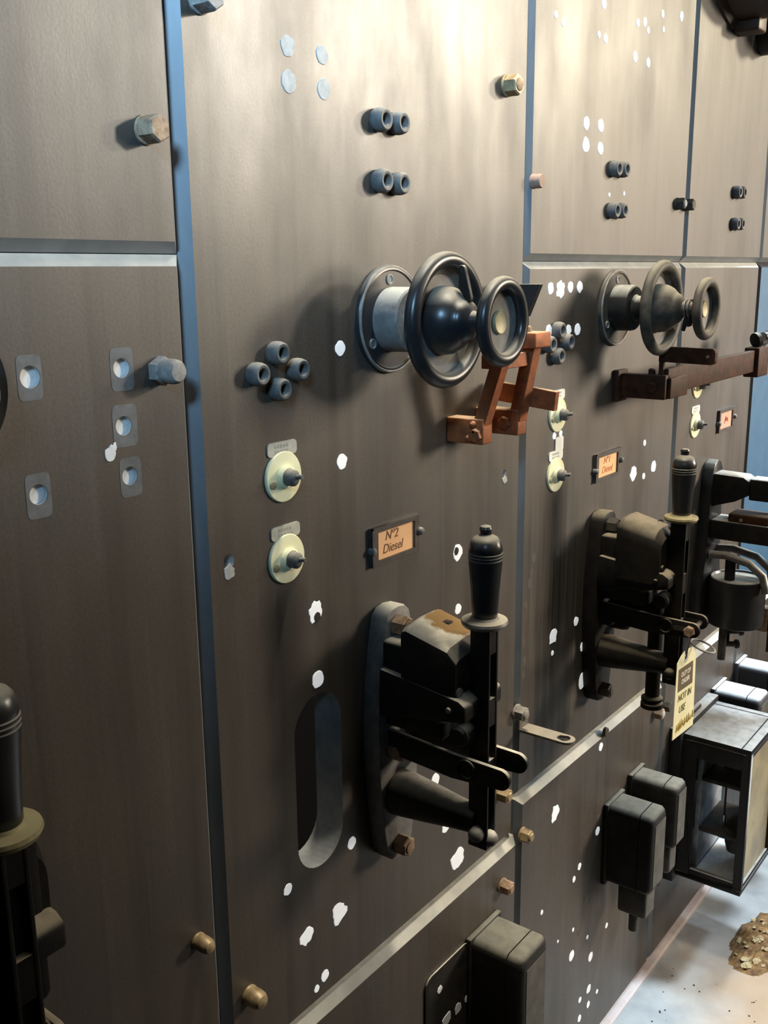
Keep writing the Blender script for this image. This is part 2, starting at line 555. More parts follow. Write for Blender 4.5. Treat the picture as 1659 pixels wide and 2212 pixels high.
    def build(self, name, mats, parent=None, smooth=True, angle=35, bevel=0.0):
        me = bpy.data.meshes.new(name)
        me.from_pydata([(p.x, -p.y, p.z) for p in self.v], [], self.f)
        if not isinstance(mats, (list, tuple)):
            mats = [mats]
        for m in mats:
            me.materials.append(M[m])
        me.polygons.foreach_set('material_index', self.mi)
        bm = bmesh.new()
        bm.from_mesh(me)
        if bevel > 0:
            bmesh.ops.remove_doubles(bm, verts=bm.verts[:], dist=1e-6)
            eds = [e for e in bm.edges if len(e.link_faces) == 2 and e.calc_face_angle(0) > 0.6]
            bmesh.ops.bevel(bm, geom=eds, offset=bevel, segments=2, profile=0.5, affect='EDGES', clamp_overlap=True)
        bmesh.ops.recalc_face_normals(bm, faces=bm.faces[:])
        bm.to_mesh(me)
        bm.free()
        if smooth:
            me.polygons.foreach_set('use_smooth', [True] * len(me.polygons))
            me.set_sharp_from_angle(angle=math.radians(angle))
        ob = bpy.data.objects.new(name, me)
        col.objects.link(ob)
        if parent is not None:
            ob.parent = parent
        return ob


def tag(o, label=None, cat=None, group=None, kind=None):
    for k, v in (('label', label), ('category', cat), ('group', group), ('kind', kind)):
        if v:
            o[k] = v
    return o


def thing(name, label, cat, x=0.0, z=0.0, d=0.0, group=None):
    o = bpy.data.objects.new(name, None)
    o.empty_display_size = 0.02
    o.location = (x, -d + (0.0004 if d < 0.02 else 0), z)
    col.objects.link(o)
    return tag(o, label, cat, group)


def dup(src, x, z, label, d=0.0, group=None, skip=()):
    c = src.copy()
    col.objects.link(c)
    c.location = (x, -d + (0.0004 if d < 0.02 else 0), z)
    c['label'] = label
    if group:
        c['group'] = group

    def kids(a, b):
        for ch in [o for o in bpy.data.objects if o.parent == a]:
            if ch.name.split('.')[0] in skip:
                continue
            k = ch.copy()
            col.objects.link(k)
            k.parent = b
            kids(ch, k)
    kids(src, c)
    return c


def boolean(ob, cutter):
    md = ob.modifiers.new('cut', 'BOOLEAN')
    md.operation = 'DIFFERENCE'
    md.object = cutter
    md.solver = 'EXACT'
    md.material_mode = 'TRANSFER'
    dg = bpy.context.evaluated_depsgraph_get()
    me = bpy.data.meshes.new_from_object(ob.evaluated_get(dg))
    ob.modifiers.remove(md)
    old = ob.data
    ob.data = me
    bpy.data.meshes.remove(old)
    bpy.data.objects.remove(cutter)


def lettering(text, size, x, d, z, mat, parent, name='lettering', shear=0.0, font_depth=0.0002, align='CENTER', rot=0.0, space=1.0,
              thick=0.0):
    cu = bpy.data.curves.new(name, 'FONT')
    cu.body = text
    cu.size = size
    cu.align_x = align
    cu.align_y = 'CENTER'
    cu.extrude = font_depth
    cu.shear = shear
    cu.space_character = space
    cu.offset = thick
    t = bpy.data.objects.new(name, cu)
    col.objects.link(t)
    dg = bpy.context.evaluated_depsgraph_get()
    me = bpy.data.meshes.new_from_object(t.evaluated_get(dg))
    bpy.data.objects.remove(t)
    bpy.data.curves.remove(cu)
    me.materials.clear()
    me.materials.append(M[mat])
    me.transform(Matrix.Translation((x, -d, z)) @ Matrix.Rotation(PI / 2, 4, 'X') @ Matrix.Rotation(rot, 4, 'Z'))
    o = bpy.data.objects.new(name, me)
    col.objects.link(o)
    o.parent = parent
    return o


def arc(cx, cz, r, a0, a1, n=8):
    return [(cx + r * math.cos(math.radians(a0 + (a1 - a0) * i / n)), cz + r * math.sin(math.radians(a0 + (a1 - a0) * i / n)))
            for i in range(n + 1)]


def rrect(x0, x1, z0, z1, r, n=6):
    return (arc(x1 - r, z1 - r, r, 0, 90, n) + arc(x0 + r, z1 - r, r, 90, 180, n) + arc(x0 + r, z0 + r, r, 180, 270, n)
            + arc(x1 - r, z0 + r, r, 270, 360, n))


OUT = (0, 1, 0)

# ------------------------------------------------------------------ the room
b = MB(); b.box(-3, 8, -0.6, 6, -0.06, 0)
tag(b.build('floor', 'floor', smooth=False), kind='structure')
b = MB(); b.box(-3, 8, -0.62, -0.56, 0, 3.4)
tag(b.build('wall_back', 'dark_room', smooth=False), kind='structure')
b = MB()
b.prism([(0.0, 0.0), (0.022, 0.0), (0.022, 0.004), (0.018, 0.007), (0.0, 0.009)], 'dz', -0.2, 4.2)
tag(b.build('trim_1', 'kerb', smooth=False), kind='structure')

# ------------------------------------------------------------------ the slate slabs
BV, TH = 0.0105, 0.042


def slab(x0, x1, z0, z1, label, bottom_bevel=True, proud=0.0, face='slate', edge='edge'):
    """front face at d=proud, all edges bevelled back; the sawn edges show raw blue-grey slate"""
    e = 0.0004
    x0 += e; x1 -= e; z0 += e; z1 -= e
    zb = z0 + (BV if bottom_bevel else 0)
    fr = [(x0 + BV, proud, zb), (x1 - BV, proud, zb), (x1 - BV, proud, z1 - BV), (x0 + BV, proud, z1 - BV)]
    md = [(x0, proud - BV, z0), (x1, proud - BV, z0), (x1, proud - BV, z1), (x0, proud - BV, z1)]
    bk = [(x, -TH, z) for x, d, z in md]
    m = MB()
    m.add(fr + md + bk, [(0, 1, 2, 3), (11, 10, 9, 8)])
    m.f += [(4 + i, 4 + (i + 1) % 4, (i + 1) % 4, i) for i in range(4)] + [(8 + i, 8 + (i + 1) % 4, 4 + (i + 1) % 4, 4 + i) for i in range(4)]
    m.mi += [1] * 8
    return tag(m.build('slate_panel', [face, edge], smooth=False), label, 'panel', 'switchboard slabs')


PR = 0.009     # the low slabs stand a little proud, so their top bevels catch the overhead fill
S1, S2, S3, S4 = 0.6510, 1.2915, 1.8950, 2.3600
X0, X5, ZT = 0.011, 3.0, 2.35
p1u = slab(X0, S1, 1.529, ZT, 'upper slate slab at the left edge with one rusty bolt')
p1 = slab(X0, S1, 0.009, 1.529, 'tall lower left slate slab with five square-rimmed bolt holes')
p2 = slab(S1, S2, 0.620, ZT, 'widest slate slab with the nearest handwheel and the oval slot')
p2l = slab(S1, S2, 0.009, 0.620, 'low slate slab carrying the nearest black relay box', proud=PR)
p3u = slab(S2, S3, 1.5245, ZT, 'upper slate slab dotted with white filler above the farther handwheel')
p3 = slab(S2, S3, 0.682, 1.5245, 'streaky middle slate slab behind the farther handwheel')
p3l = slab(S2, S3, 0.009, 0.682, 'low slate slab with two stepped relay boxes', proud=PR)
p4u = slab(S3, S4, 1.5245, ZT, 'upper slate slab at the right edge under the dark meter')
p4 = slab(S3, S4, 0.682, 1.5245, 'middle slate slab carrying the solenoid breaker at the right edge')
p4l = slab(S3, S4, 0.009, 0.682, 'low slate slab behind the glazed instrument case', proud=PR)
p5u = slab(S4, X5, 1.5245, ZT, 'farthest upper slate slab beyond the right edge')
p5 = slab(S4, X5, 0.682, 1.5245, 'blue-grey painted panel at the right edge', face='bluepaint', edge='seam')
p5l = slab(S4, X5, 0.009, 0.682, 'farthest low slate slab behind the blue-lit relay box', proud=PR)

# bolt-hole recesses
HOLES = [(0.478, 1.431, 0.0092), (0.570, 1.431, 0.0086), (0.568, 1.380, 0.0086), (0.571, 1.334, 0.0084), (0.476, 1.334, 0.0086)]
c = MB()
for x, z, r in HOLES:
    c.cyl((x, -0.010, z), (x, 0.02, z), r, n=28)
boolean(p1, c.build('cutter', 'cut_slate'))
c = MB()
c.cyl((0.688, -0.012, 1.226), (0.688, 0.02, 1.226), 0.0075, n=24)
c.cyl((1.241, -0.012, 1.227), (1.241, 0.02, 1.227), 0.0048, n=20)
slot = arc(0.8185, 0.993, 0.0415, 0, 180, 16) + arc(0.8185, 0.853, 0.0415, 180, 360, 16)
c.prism(slot, 'xz', -0.08, 0.02)
boolean(p2, c.build('cutter', 'cut_slate'))
for o in (p1, p2):
    for p in o.data.polygons:
        p.use_smooth = False


def blob(slab_ob, x, z, r, mat='filler', name='filled_hole', rough=0.22, ht=0.0007, seed=0, sz=1.0):
    """a filled hole or chip: an irregular, slightly domed disc let into the slab face"""
    m = MB()
    n = 18
    rim = []
    for i in range(n):
        t = 2 * PI * i / n
        k = 1 + rough * (noise.noise(Vector((math.cos(t) * 1.7 + seed * 3.1, math.sin(t) * 1.7, seed * 1.7))))
        rim.append((x + r * k * math.cos(t), z + r * sz * k * math.sin(t)))
    vs = [(a, -0.0004, c2) for a, c2 in rim] + [(x + (a - x) * 0.93, ht, z + (c2 - z) * 0.93) for a, c2 in rim] + [(x, ht * 1.25, z)]
    fs = [(i, (i + 1) % n, n + (i + 1) % n, n + i) for i in range(n)] + [(n + i, n + (i + 1) % n, 2 * n) for i in range(n)]
    m.add(vs, fs)
    return m.build(name, mat, slab_ob)


k = 0
P2U = [(0.801, 1.73, 0.0107), (0.853, 1.729, 0.01), (0.801, 1.697, 0.0113), (0.855, 1.697, 0.0108)]
P2 = [(0.873, 1.429, 0.0090), (0.872, 1.301, 0.0095), (1.117, 1.137, 0.0120), (0.82, 1.135, 0.0125), (0.82, 1.052, 0.0105),
      (1.119, 1.054, 0.0080), (1.063, 0.817, 0.0100), (1.09, 0.731, 0.0095), (0.876, 0.812, 0.0085), (1.122, 0.663, 0.0180),
      (0.757, 0.811, 0.0075), (0.848, 0.728, 0.0145), (0.786, 0.73, 0.0125), (0.818, 0.656, 0.0078), (0.802, 0.647, 0.0050)]
P3U = [(1.511, 1.9, 0.0081), (1.36, 1.858, 0.0053), (1.383, 1.851, 0.006), (1.735, 1.926, 0.0069), (1.818, 1.937, 0.0086),
       (1.637, 1.895, 0.0067), (1.664, 1.901, 0.0074), (1.679, 1.891, 0.0055), (1.742, 1.903, 0.0049), (1.498, 1.855, 0.0051),
       (1.521, 1.853, 0.007), (1.632, 1.844, 0.0085), (1.685, 1.843, 0.0080), (1.466, 1.726, 0.0100), (1.516, 1.728, 0.0100),
       (1.467, 1.696, 0.0115), (1.517, 1.695, 0.0100), (1.556, 1.628, 0.0035), (1.612, 1.633, 0.0036)]
P3M = [(1.366, 1.486, 0.0094), (1.397, 1.483, 0.0125), (1.43, 1.486, 0.0090), (1.462, 1.486, 0.0094), (1.364, 1.423, 0.0100),
       (1.429, 1.422, 0.0085), (1.459, 1.421, 0.0098), (1.409, 0.926, 0.0140), (1.491, 0.928, 0.0085), (1.52, 0.873, 0.0090),
       (1.523, 0.809, 0.0140), (1.407, 0.897, 0.0045), (1.705, 1.149, 0.0140), (1.798, 1.148, 0.0118), (1.753, 1.137, 0.0062),
       (1.75, 1.2, 0.0060), (1.412, 1.262, 0.0055), (1.391, 1.261, 0.0060), (1.383, 1.227, 0.0060)]
P3L = [(1.594, 0.655, 0.0085), (1.418, 0.603, 0.0145), (1.596, 0.481, 0.0090), (1.523, 0.444, 0.007), (1.379, 0.43, 0.0047),
       (1.502, 0.429, 0.006), (1.506, 0.321, 0.0041), (1.57, 0.267, 0.0043), (1.445, 0.333, 0.003), (1.504, 0.267, 0.0105),
       (1.588, 0.213, 0.0095), (1.586, 0.142, 0.009), (1.548, 0.142, 0.0060), (1.587, 0.106, 0.0070), (1.549, 0.1, 0.0075),
       (1.658, 0.242, 0.0060), (1.626, 0.11, 0.0050)]
for ob, lst, mat in ((p2, P2U, 'filler_pale'), (p2, P2, 'filler_glow'), (p3u, P3U, 'filler_glow'), (p3, P3M, 'filler_glow'), (p3l, P3L, 'filler_glow'),
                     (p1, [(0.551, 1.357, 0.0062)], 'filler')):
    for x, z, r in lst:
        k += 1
        o = blob(ob, x, z, r, mat, 'glowing_filled_hole' if mat == 'filler_glow' else 'filled_hole', seed=k, rough=0.5 if r > 0.0118 else 0.2, sz=1.0)
        if ob is p3l:
            o.location.y = -PR
blob(p1, 0.555, 1.362, 0.0042, 'filler', seed=77, rough=0.8)
blob(p2, 0.688, 1.214, 0.0085, 'filler_pale', seed=78, rough=0.5)
blob(p2, 1.241, 1.217, 0.0065, 'filler_pale', seed=79, rough=0.5)
blob(p2, 1.113, 1.139, 0.0055, 'bore', name='drilled_hole', seed=80, ht=0.0014)
blob(p2, 0.821, 1.128, 0.0060, 'bore', name='drilled_hole', seed=81, ht=0.0016)
for x, z, r in [(1.335, 1.076, 0.0068), (1.329, 1.052, 0.006), (1.324, 1.037, 0.007), (1.312, 1.004, 0.0062), (1.309, 0.944, 0.006),
                (1.312, 0.912, 0.0068), (1.416, 1.066, 0.005), (1.311, 0.889, 0.0056)]:
    k += 1
    blob(p3, x, z, r, 'stain', 'drip_stain', seed=k, rough=0.5, ht=0.0002, sz=1.25)
for x, z, r in [(1.545, 0.40, 0.006), (1.55, 0.36, 0.005), (1.53, 0.30, 0.006), (1.36, 0.39, 0.004), (1.60, 0.505, 0.007), (1.572, 0.345, 0.004)]:
    k += 1
    blob(p3l, x, z, r, 'stain', 'drip_stain', seed=k, rough=0.5, ht=0.0002, sz=1.25).location.y = -PR
# plugs at the bottom of the recesses and the square washer marks around them
SQ = [(0.466, 0.489, 1.412, 1.449), (0.558, 0.583, 1.411, 1.449), (0.556, 0.583, 1.361, 1.399), (0.560, 0.584, 1.315, 1.351),
      (0.464, 0.488, 1.314, 1.352)]
for (x, z, r), (a, b2, c2, d2) in zip(HOLES, SQ):
    m = MB(); m.cyl((x, -0.0115, z), (x, -0.0045, z), r * 0.985, n=24); m.build('hole_plug', 'filler', p1)
    m = MB()
    out, inn = [], []
    ox, oz, hw, hh = (a + b2) / 2, (c2 + d2) / 2, (b2 - a) / 2, (d2 - c2) / 2
    for q in range(64):
        t = 2 * PI * q / 64
        ct, st = math.cos(t), math.sin(t)
        e = (abs(ct) ** 7 + abs(st) ** 7) ** (-1 / 7)
        out.append((ox + hw * e * ct, oz + hh * e * st))
        inn.append((x + (r + 0.0002) * ct, z + (r + 0.0002) * st))
    m.prism(out, 'xz', -0.0002, 0.0003, inner=inn)
    m.build('washer_mark', 'residue', p1, smooth=False)

# raised cover plate on the low slab
m = MB(); m.prism(rrect(1.022, 1.142, 0.30, 0.520, 0.018), 'xz', 0.0003, 0.003)
cp = tag(m.build('cover_plate', 'cast', bevel=0.0008), 'dark round-cornered plate left of the nearest relay box', 'plate')
for x, z, r in [(1.058, 0.485, 0.0065), (1.108, 0.42, 0.0095), (1.077, 0.421, 0.0115), (1.133, 0.42, 0.006)]:
    k += 1
    o = blob(cp, x, z, r, 'filler', seed=k, rough=0.3)
    o.location.y = -0.003
cp.location.y = -PR


# ------------------------------------------------------------------ bolts
def bolt(label, x, z, d, r, mat, style='hex', turn=0.0, stud=0.0, mat2=None):
    """x, z of the tip; local origin on the slab"""
    t = thing('hex_bolt', label, 'bolt', x, z, 0.0 + (PR if z < 0.63 or (x > 1.3 and z < 0.682) else 0), group='slab fixing bolts')
    m = MB()
    m.lathe([(r * 1.05, 0), (r * 1.05, 0.0022), (r, 0.003)], (0, 0, 0), OUT, 28)
    m.build('washer', mat, t)
    m = MB()
    if style == 'hex':
        m.hexa((0, 0.003, 0), OUT, r, d - 0.003 - stud, 0.12, turn=turn)
    elif style == 'dome':
        m.lathe([(r, 0.003), (r, d * 0.55), (r * 0.94, d * 0.75), (r * 0.7, d * 0.93), (r * 0.3, d)], (0, 0, 0), OUT, 24)
    elif style == 'round':
        m.lathe([(r, 0.003), (r, d * 0.86), (r * 0.88, d)], (0, 0, 0), OUT, 24)
    m.build('head', mat, t)
    if stud > 0:
        m = MB()
        m.lathe([(r * 0.62, d - stud - 0.001), (r * 0.62, d - 0.001), (r * 0.5, d)], (0, 0, 0), OUT, 20)
        m.build('stud_end', mat2 or mat, t)
    return t


bolt('tan rusty hex bolt on the upper left slab', 0.614, 1.633, 0.020, 0.0122, 'rustbolt', turn=0.3)
bolt('bolt cut by the top edge beside the blue-lit seam', 0.684, 1.750, 0.022, 0.0125, 'greybolt', turn=0.2)
bolt('brass hex bolt at the top right corner of the widest slab', 1.228, 1.748, 0.022, 0.0135, 'brassbolt', turn=0.1, stud=0.002, mat2='rustbolt')
bolt('small reddish plug on the dotted upper slab near its left seam', 1.3055, 1.633, 0.015, 0.0098, 'redbolt', style='round')
bolt('dark bolt left of the seam between the two right upper slabs', 1.844, 1.627, 0.018, 0.0105, 'darkbolt', stud=0.002, mat2='filler_pale')
bolt('dark bolt right of the seam between the two right upper slabs', 1.884, 1.627, 0.018, 0.0105, 'darkbolt')
bolt('rusty bolt low on the right edge of the tall left slab', 0.617, 0.826, 0.022, 0.0088, 'brassbolt', style='dome')
bolt('orange rusty bolt at the bottom left above the sloping ledge', 0.687, 0.714, 0.024, 0.0110, 'brassbolt', style='dome')
bolt('dusty bolt above the flat eye bracket', 1.291, 0.835, 0.020, 0.0125, 'greybolt', turn=0.2, stud=0.003)
bolt('ochre bolt at the top left corner of the low stained slab', 1.3015, 0.619, 0.020, 0.0118, 'brassbolt', turn=0.5, stud=0.003)
bolt('brown bolt below the sloping ledge above the nearest relay box', 1.240, 0.558, 0.020, 0.0120, 'rustbolt', turn=0.2, stud=0.002)
bolt('yellowish bolt just right of the nearest breaker lever foot', 1.240, 0.717, 0.022, 0.0120, 'brassbolt', turn=0.2, stud=0.002)
bolt('pale bolt left of the seam beside the cream tag', 1.853, 0.627, 0.020, 0.0125, 'rustbolt', style='hex', stud=0.002, mat2='filler_pale')
bolt('black bolt right of the seam beside the cream tag', 1.906, 0.622, 0.014, 0.0115, 'darkbolt')
bolt('dark plug above a white chip right of the eye bracket', 1.608, 0.680, 0.006, 0.0085, 'darkbolt', style='round')
t = thing('pipe_plug', 'large dusty round-headed plug on the seam right of the square-rimmed holes', 'bolt', 0.612, 1.4255, 0.0, 'slab fixing bolts')
m = MB(); m.hexa((0, 0, 0), OUT, 0.0135, 0.011, 0.15, turn=0.25); m.build('nut', 'greybolt', t)
m = MB(); m.lathe([(0.0112, 0.010), (0.0115, 0.020), (0.0108, 0.025), (0.0085, 0.028), (0.003, 0.029)], (0, 0, 0), OUT, 24); m.build('stud_end', 'greybolt', t)

# ------------------------------------------------------------------ hollow bushings
bush0 = thing('hollow_bushing', '', 'bushing', 0, 0, 0.0004)
m = MB()
m.lathe([(0.0118, 0), (0.0128, 0.002), (0.0133, 0.006), (0.0130, 0.0105), (0.0120, 0.0140), (0.0104, 0.0156), (0.0086, 0.0158), (0.0070, 0.0150),
         (0.0064, 0.0135), (0.0060, 0.0045), (0.0001, 0.0045)], (0, 0, 0), OUT, 36, cap1=False)
m.build('collar', 'bush', bush0)
m = MB(); m.lathe([(0.0061, 0.0047), (0.0061, 0.0065)], (0, 0, 0), OUT, 20); m.build('bore', 'bore', bush0)
BUSH = [
    ('left bushing of the upper pair at the top of the widest slab', 0.935, 1.674, 1.0, 0),
    ('right bushing of the upper pair at the top of the widest slab', 0.969, 1.674, 0.97, 0),
    ('left bushing of the lower pair above the nearest handwheel', 0.936, 1.610, 1.0, 0),
    ('right bushing of the lower pair above the nearest handwheel', 0.969, 1.609, 0.97, 0),
    ('left bushing of the nearest diamond of four', 0.727, 1.413, 0.92, 1),
    ('top bushing of the nearest diamond of four', 0.757, 1.432, 0.92, 1),
    ('right bushing of the nearest diamond of four', 0.787, 1.413, 0.92, 1),
    ('bottom bushing of the nearest diamond of four', 0.758, 1.395, 0.92, 1),
    ('left bushing of the upper pair on the white-dotted upper slab', 1.547, 1.666, 0.98, 2),
    ('right bushing of the upper pair on the white-dotted upper slab', 1.577, 1.667, 0.95, 2),
    ('left bushing of the lower pair on the white-dotted upper slab', 1.546, 1.603, 0.98, 2),
    ('right bushing of the lower pair on the white-dotted upper slab', 1.576, 1.604, 0.95, 2),
    ('left bushing of the upper pair near the right edge', 2.131, 1.662, 0.98, 3),
    ('right bushing of the upper pair near the right edge', 2.160, 1.663, 0.95, 3),
    ('left bushing of the lower pair near the right edge', 2.133, 1.600, 0.98, 3),
    ('right bushing of the lower pair near the right edge', 2.162, 1.601, 0.95, 3),
    ('left bushing of the farther diamond of four', 1.342, 1.405, 0.98, 4),
    ('top bushing of the farther diamond of four', 1.371, 1.424, 0.98, 4),
    ('right bushing of the farther diamond of four', 1.400, 1.405, 0.98, 4),
    ('bottom bushing of the farther diamond of four', 1.370, 1.386, 0.98, 4)]
BG = ['bushing pairs on the widest slab', 'nearest diamond of bushings', 'bushing pairs on the dotted slab', 'bushing pairs at the right edge',
      'farther diamond of bushings']
for i, (lb, x, z, s, g) in enumerate(BUSH):
    x, z = x * 1.0093, HC + (z - HC) * 1.0093
    if i == 0:
        o = bush0
        o.location = (x, 0, z); o['label'] = lb; o['group'] = BG[g]
    else:
        o = dup(bush0, x, z, lb, 0.0, BG[g])
    o.scale = (s, 1.0 if g in (0, 1) else 0.95, s)

# ------------------------------------------------------------------ handwheels
def handwheel(x, z, label, pointer=True, enamel='black'):
    t = thing('double_handwheel', label, 'handwheel', x, z , 0.0, group='double handwheels')
    m = MB()
    m.lathe([(0.0625, 0), (0.0625, 0.005), (0.0605, 0.0075), (0.057, 0.0078), (0.0555, 0.006), (0.030, 0.006)], (0, 0, 0), OUT, 64)
    m.build('flange', enamel, t)
    m = MB(); m.torus((0, 0.0062, 0), OUT, 0.0602, 0.0018, 64, 8); m.build('flange_rim', 'rim', t)
    for a in (95, 215, 335):
        sx, sz = 0.046 * math.cos(math.radians(a)), 0.046 * math.sin(math.radians(a))
        m = MB()
        m.lathe([(0.0062, 0.006), (0.0062, 0.0075), (0.0045, 0.0078), (0.0040, 0.0066), (0.0005, 0.0066)], (sx, 0, sz), OUT, 20)
        m.build('screw', 'castgrey', t)
    m = MB()
    m.lathe([(0.0375, 0.006), (0.0372, 0.030), (0.0362, 0.036), (0.034, 0.038), (0.022, 0.0385), (0.0195, 0.042), (0.0195, 0.070)], (0, 0, 0), OUT, 48)
    m.build('housing', 'castgrey' if pointer else 'cast', t)
    m = MB()
    m.torus((0, 0.083, 0), OUT, 0.0672, 0.0090, 72, 18)
    lw = m.build('large_wheel', enamel, t)
    m = MB()
    m.lathe([(0.030, 0.070), (0.052, 0.069), (0.062, 0.076), (0.066, 0.080), (0.066, 0.083), (0.061, 0.081), (0.051, 0.0745), (0.030, 0.0755)], (0, 0, 0), OUT, 64, cap0=False, cap1=False)
    m.build('web', 'webdust', lw)
    m = MB()
    m.lathe([(0.0385, 0.070), (0.0388, 0.080), (0.0372, 0.090), (0.033, 0.0985), (0.0275, 0.1045), (0.0245, 0.1075), (0.0235, 0.1095),
             (0.0225, 0.112), (0.0170, 0.1165), (0.0115, 0.119), (0.0105, 0.122), (0.0105, 0.146)], (0, 0, 0), OUT, 48)
    m.build('hub', enamel, t)
    if pointer:
        m = MB()
        m.prism([(0.100, 0.036), (0.112, 0.020), (0.116, 0.021), (0.1165, 0.026), (0.108, 0.058), (0.105, 0.061), (0.101, 0.060)], 'dz', -0.003, 0.003)
        m.build('pointer', 'cast', t, bevel=0.0008)
    else:
        m = MB()
        m.torus((0, 0.124, 0), OUT, 0.014, 0.0016, 28, 8)
        m.torus((0, 0.130, 0), OUT, 0.014, 0.0016, 28, 8)
        m.build('spring', 'steel', t)
        m = MB()
        m.prism([(0.122, -0.010), (0.134, -0.010), (0.133, -0.027), (0.128, -0.029), (0.126, -0.024), (0.122, -0.036), (0.118, -0.034)], 'dz', -0.004, 0.004)
        m.build('pointer', 'cast', t, bevel=0.0008)
    m = MB()
    m.torus((0, 0.156, 0), OUT, 0.0412, 0.0078, 64, 16)
    sw = m.build('small_wheel', enamel, t)
    m = MB()
    m.lathe([(0.0005, 0.146), (0.030, 0.147), (0.041, 0.150), (0.041, 0.155), (0.034, 0.1525), (0.030, 0.151), (0.0005, 0.151)], (0, 0, 0), OUT, 56)
    m.build('web', 'webdust', sw)
    m = MB()
    m.lathe([(0.0132, 0.1505), (0.0132, 0.1535), (0.0125, 0.1545), (0.0110, 0.1535), (0.0005, 0.1535)], (0, 0, 0), OUT, 36)
    m.build('centre_disc', 'medal', t)
    return t


handwheel(0.963, 1.457, 'nearest black double handwheel with a small brass-centred front wheel')
handwheel(1.593, 1.450, 'dusty double handwheel over the long dark bar', pointer=False, enamel='blackdusty')
t = thing('round_flange', 'dark round flange cut by the left edge', 'flange', 0.392, 1.427, 0.0)
m = MB(); m.lathe([(0.0625, 0), (0.0625, 0.005), (0.0605, 0.0078), (0.0555, 0.006), (0.02, 0.006)], (0, 0, 0), OUT, 64); m.build('flange_disc', 'black', t)
m = MB(); m.lathe([(0.0375, 0.006), (0.036, 0.036), (0.01, 0.04)], (0, 0, 0), OUT, 40); m.build('housing', 'castgrey', t)

# ------------------------------------------------------------------ push switches
def switch(x, z, label, nameplate='plate', tilt=0.0, r=0.0275, group='round ivory switches'):
    t = thing('push_switch', label, 'switch', x, z, 0.0004, group=group)
    m = MB()
    m.lathe([(r, 0), (r, 0.0022), (r * 0.97, 0.0032), (r * 0.5, 0.0042)], (0, 0, 0), OUT, 48)
    m.build('escutcheon', 'ivory', t)
    m = MB()
    m.lathe([(0.0128, 0.004), (0.0122, 0.0085), (0.0105, 0.0095), (0.0095, 0.009)], (0, 0, 0), OUT, 32)
    m.build('collar', 'ivory', t)
    m = MB()
    m.lathe([(0.0092, 0.008), (0.0088, 0.017), (0.0072, 0.0185), (0.0060, 0.0195), (0.0045, 0.020)], (0, 0, 0), OUT, 28)
    m.tube([(0.001, 0.019, 0.001), (0.002, 0.024, 0.002), (0.002, 0.027, 0.002)], 0.0026, 10)
    m.build('plunger', 'bush', t)
    m = MB()
    m.lathe([(0.0042, 0.0035), (0.0040, 0.0052), (0.0025, 0.0058)], (-r * 0.70, 0, -0.006), OUT, 16)
    m.build('screw', 'medal', t)
    if nameplate:
        cs, sn = math.cos(tilt), math.sin(tilt)
        m = MB()
        m.prism([(a * cs - b3 * sn, r + 0.003 + a * sn + b3 * cs) for a, b3 in rrect(-0.0225, 0.0225, -0.0075, 0.0075, 0.0045)], 'xz', 0, 0.0016)
        pl = m.build('name_plate', nameplate, t)
        m = MB()
        for row, zz in ((0, 0.0028), (1, -0.0028)):
            xx = -0.012
            for q in range(5):
                w = random.uniform(0.0022, 0.0036)
                pts = [(xx, zz - 0.0016), (xx + w, zz - 0.0016), (xx + w, zz + 0.0016), (xx, zz + 0.0016)]
                m.prism([(a * cs - b3 * sn, r + 0.003 + a * sn + b3 * cs) for a, b3 in pts], 'xz', 0.0016, 0.0018)
                xx += w + 0.0018
        m.build('worn_lettering', 'engrave', pl, smooth=False)
    return t


switch(0.772, 1.300, 'upper ivory switch with a stamped plate under the nearest bushing diamond')
switch(0.773, 1.209, 'lower ivory switch with a stamped plate, left of the orange card')
switch(1.398, 1.294, 'ivory switch at the tip of the orange-brown bar', 'whiteplate')
switch(1.397, 1.199, 'ivory switch under a white plate and blobs of filler', 'whiteplate')
switch(2.004, 1.203, 'small far ivory switch left of the pinkish card', 'whiteplate')
switch(2.004, 1.284, 'far ivory switch half hidden behind the long dark bar', 'whiteplate')
m = MB(); m.prism(rrect(1.394, 1.420, 1.235, 1.258, 0.004), 'xz', 0.0003, 0.0018)
tag(m.build('blank_plate', 'whiteplate'), 'blank white plate between the two middle ivory switches', 'plate')


# ------------------------------------------------------------------ card holders
def holder(x, z, label, card, w=0.100, h=0.049):
    t = thing('label_holder', label, 'label holder', x, z, 0.0003, group='card label holders')
    m = MB()
    hw, hh = w / 2, h / 2
    m.prism([(hw, hh), (-hw, hh), (-hw, -hh), (hw, -hh)], 'xz', 0, 0.0040,
            inner=[(hw - 0.009, hh - 0.0075), (-hw + 0.014, hh - 0.0075), (-hw + 0.014, -hh + 0.006), (hw - 0.009, -hh + 0.006)])
    m.box(-hw, hw, 0.0035, 0.0062, hh - 0.002, hh)
    m.box(-hw, -hw + 0.002, 0.0035, 0.0062, -hh, hh)
    m.build('frame', 'holder', t, smooth=False)
    for sx, sz in ((-hw + 0.002, -0.004), (hw + 0.002, 0.001)):
        m = MB(); m.lathe([(0.0052, 0.0005), (0.0052, 0.006), (0.004, 0.0085), (0.0015, 0.0095)], (sx, 0, sz), OUT, 20); m.build('screw', 'bush', t)
    m = MB(); m.box(-hw + 0.0135, hw - 0.0085, 0.0006, 0.0014, -hh + 0.0055, hh - 0.007)
    c = m.build('card', card, t, smooth=False)
    return t, c


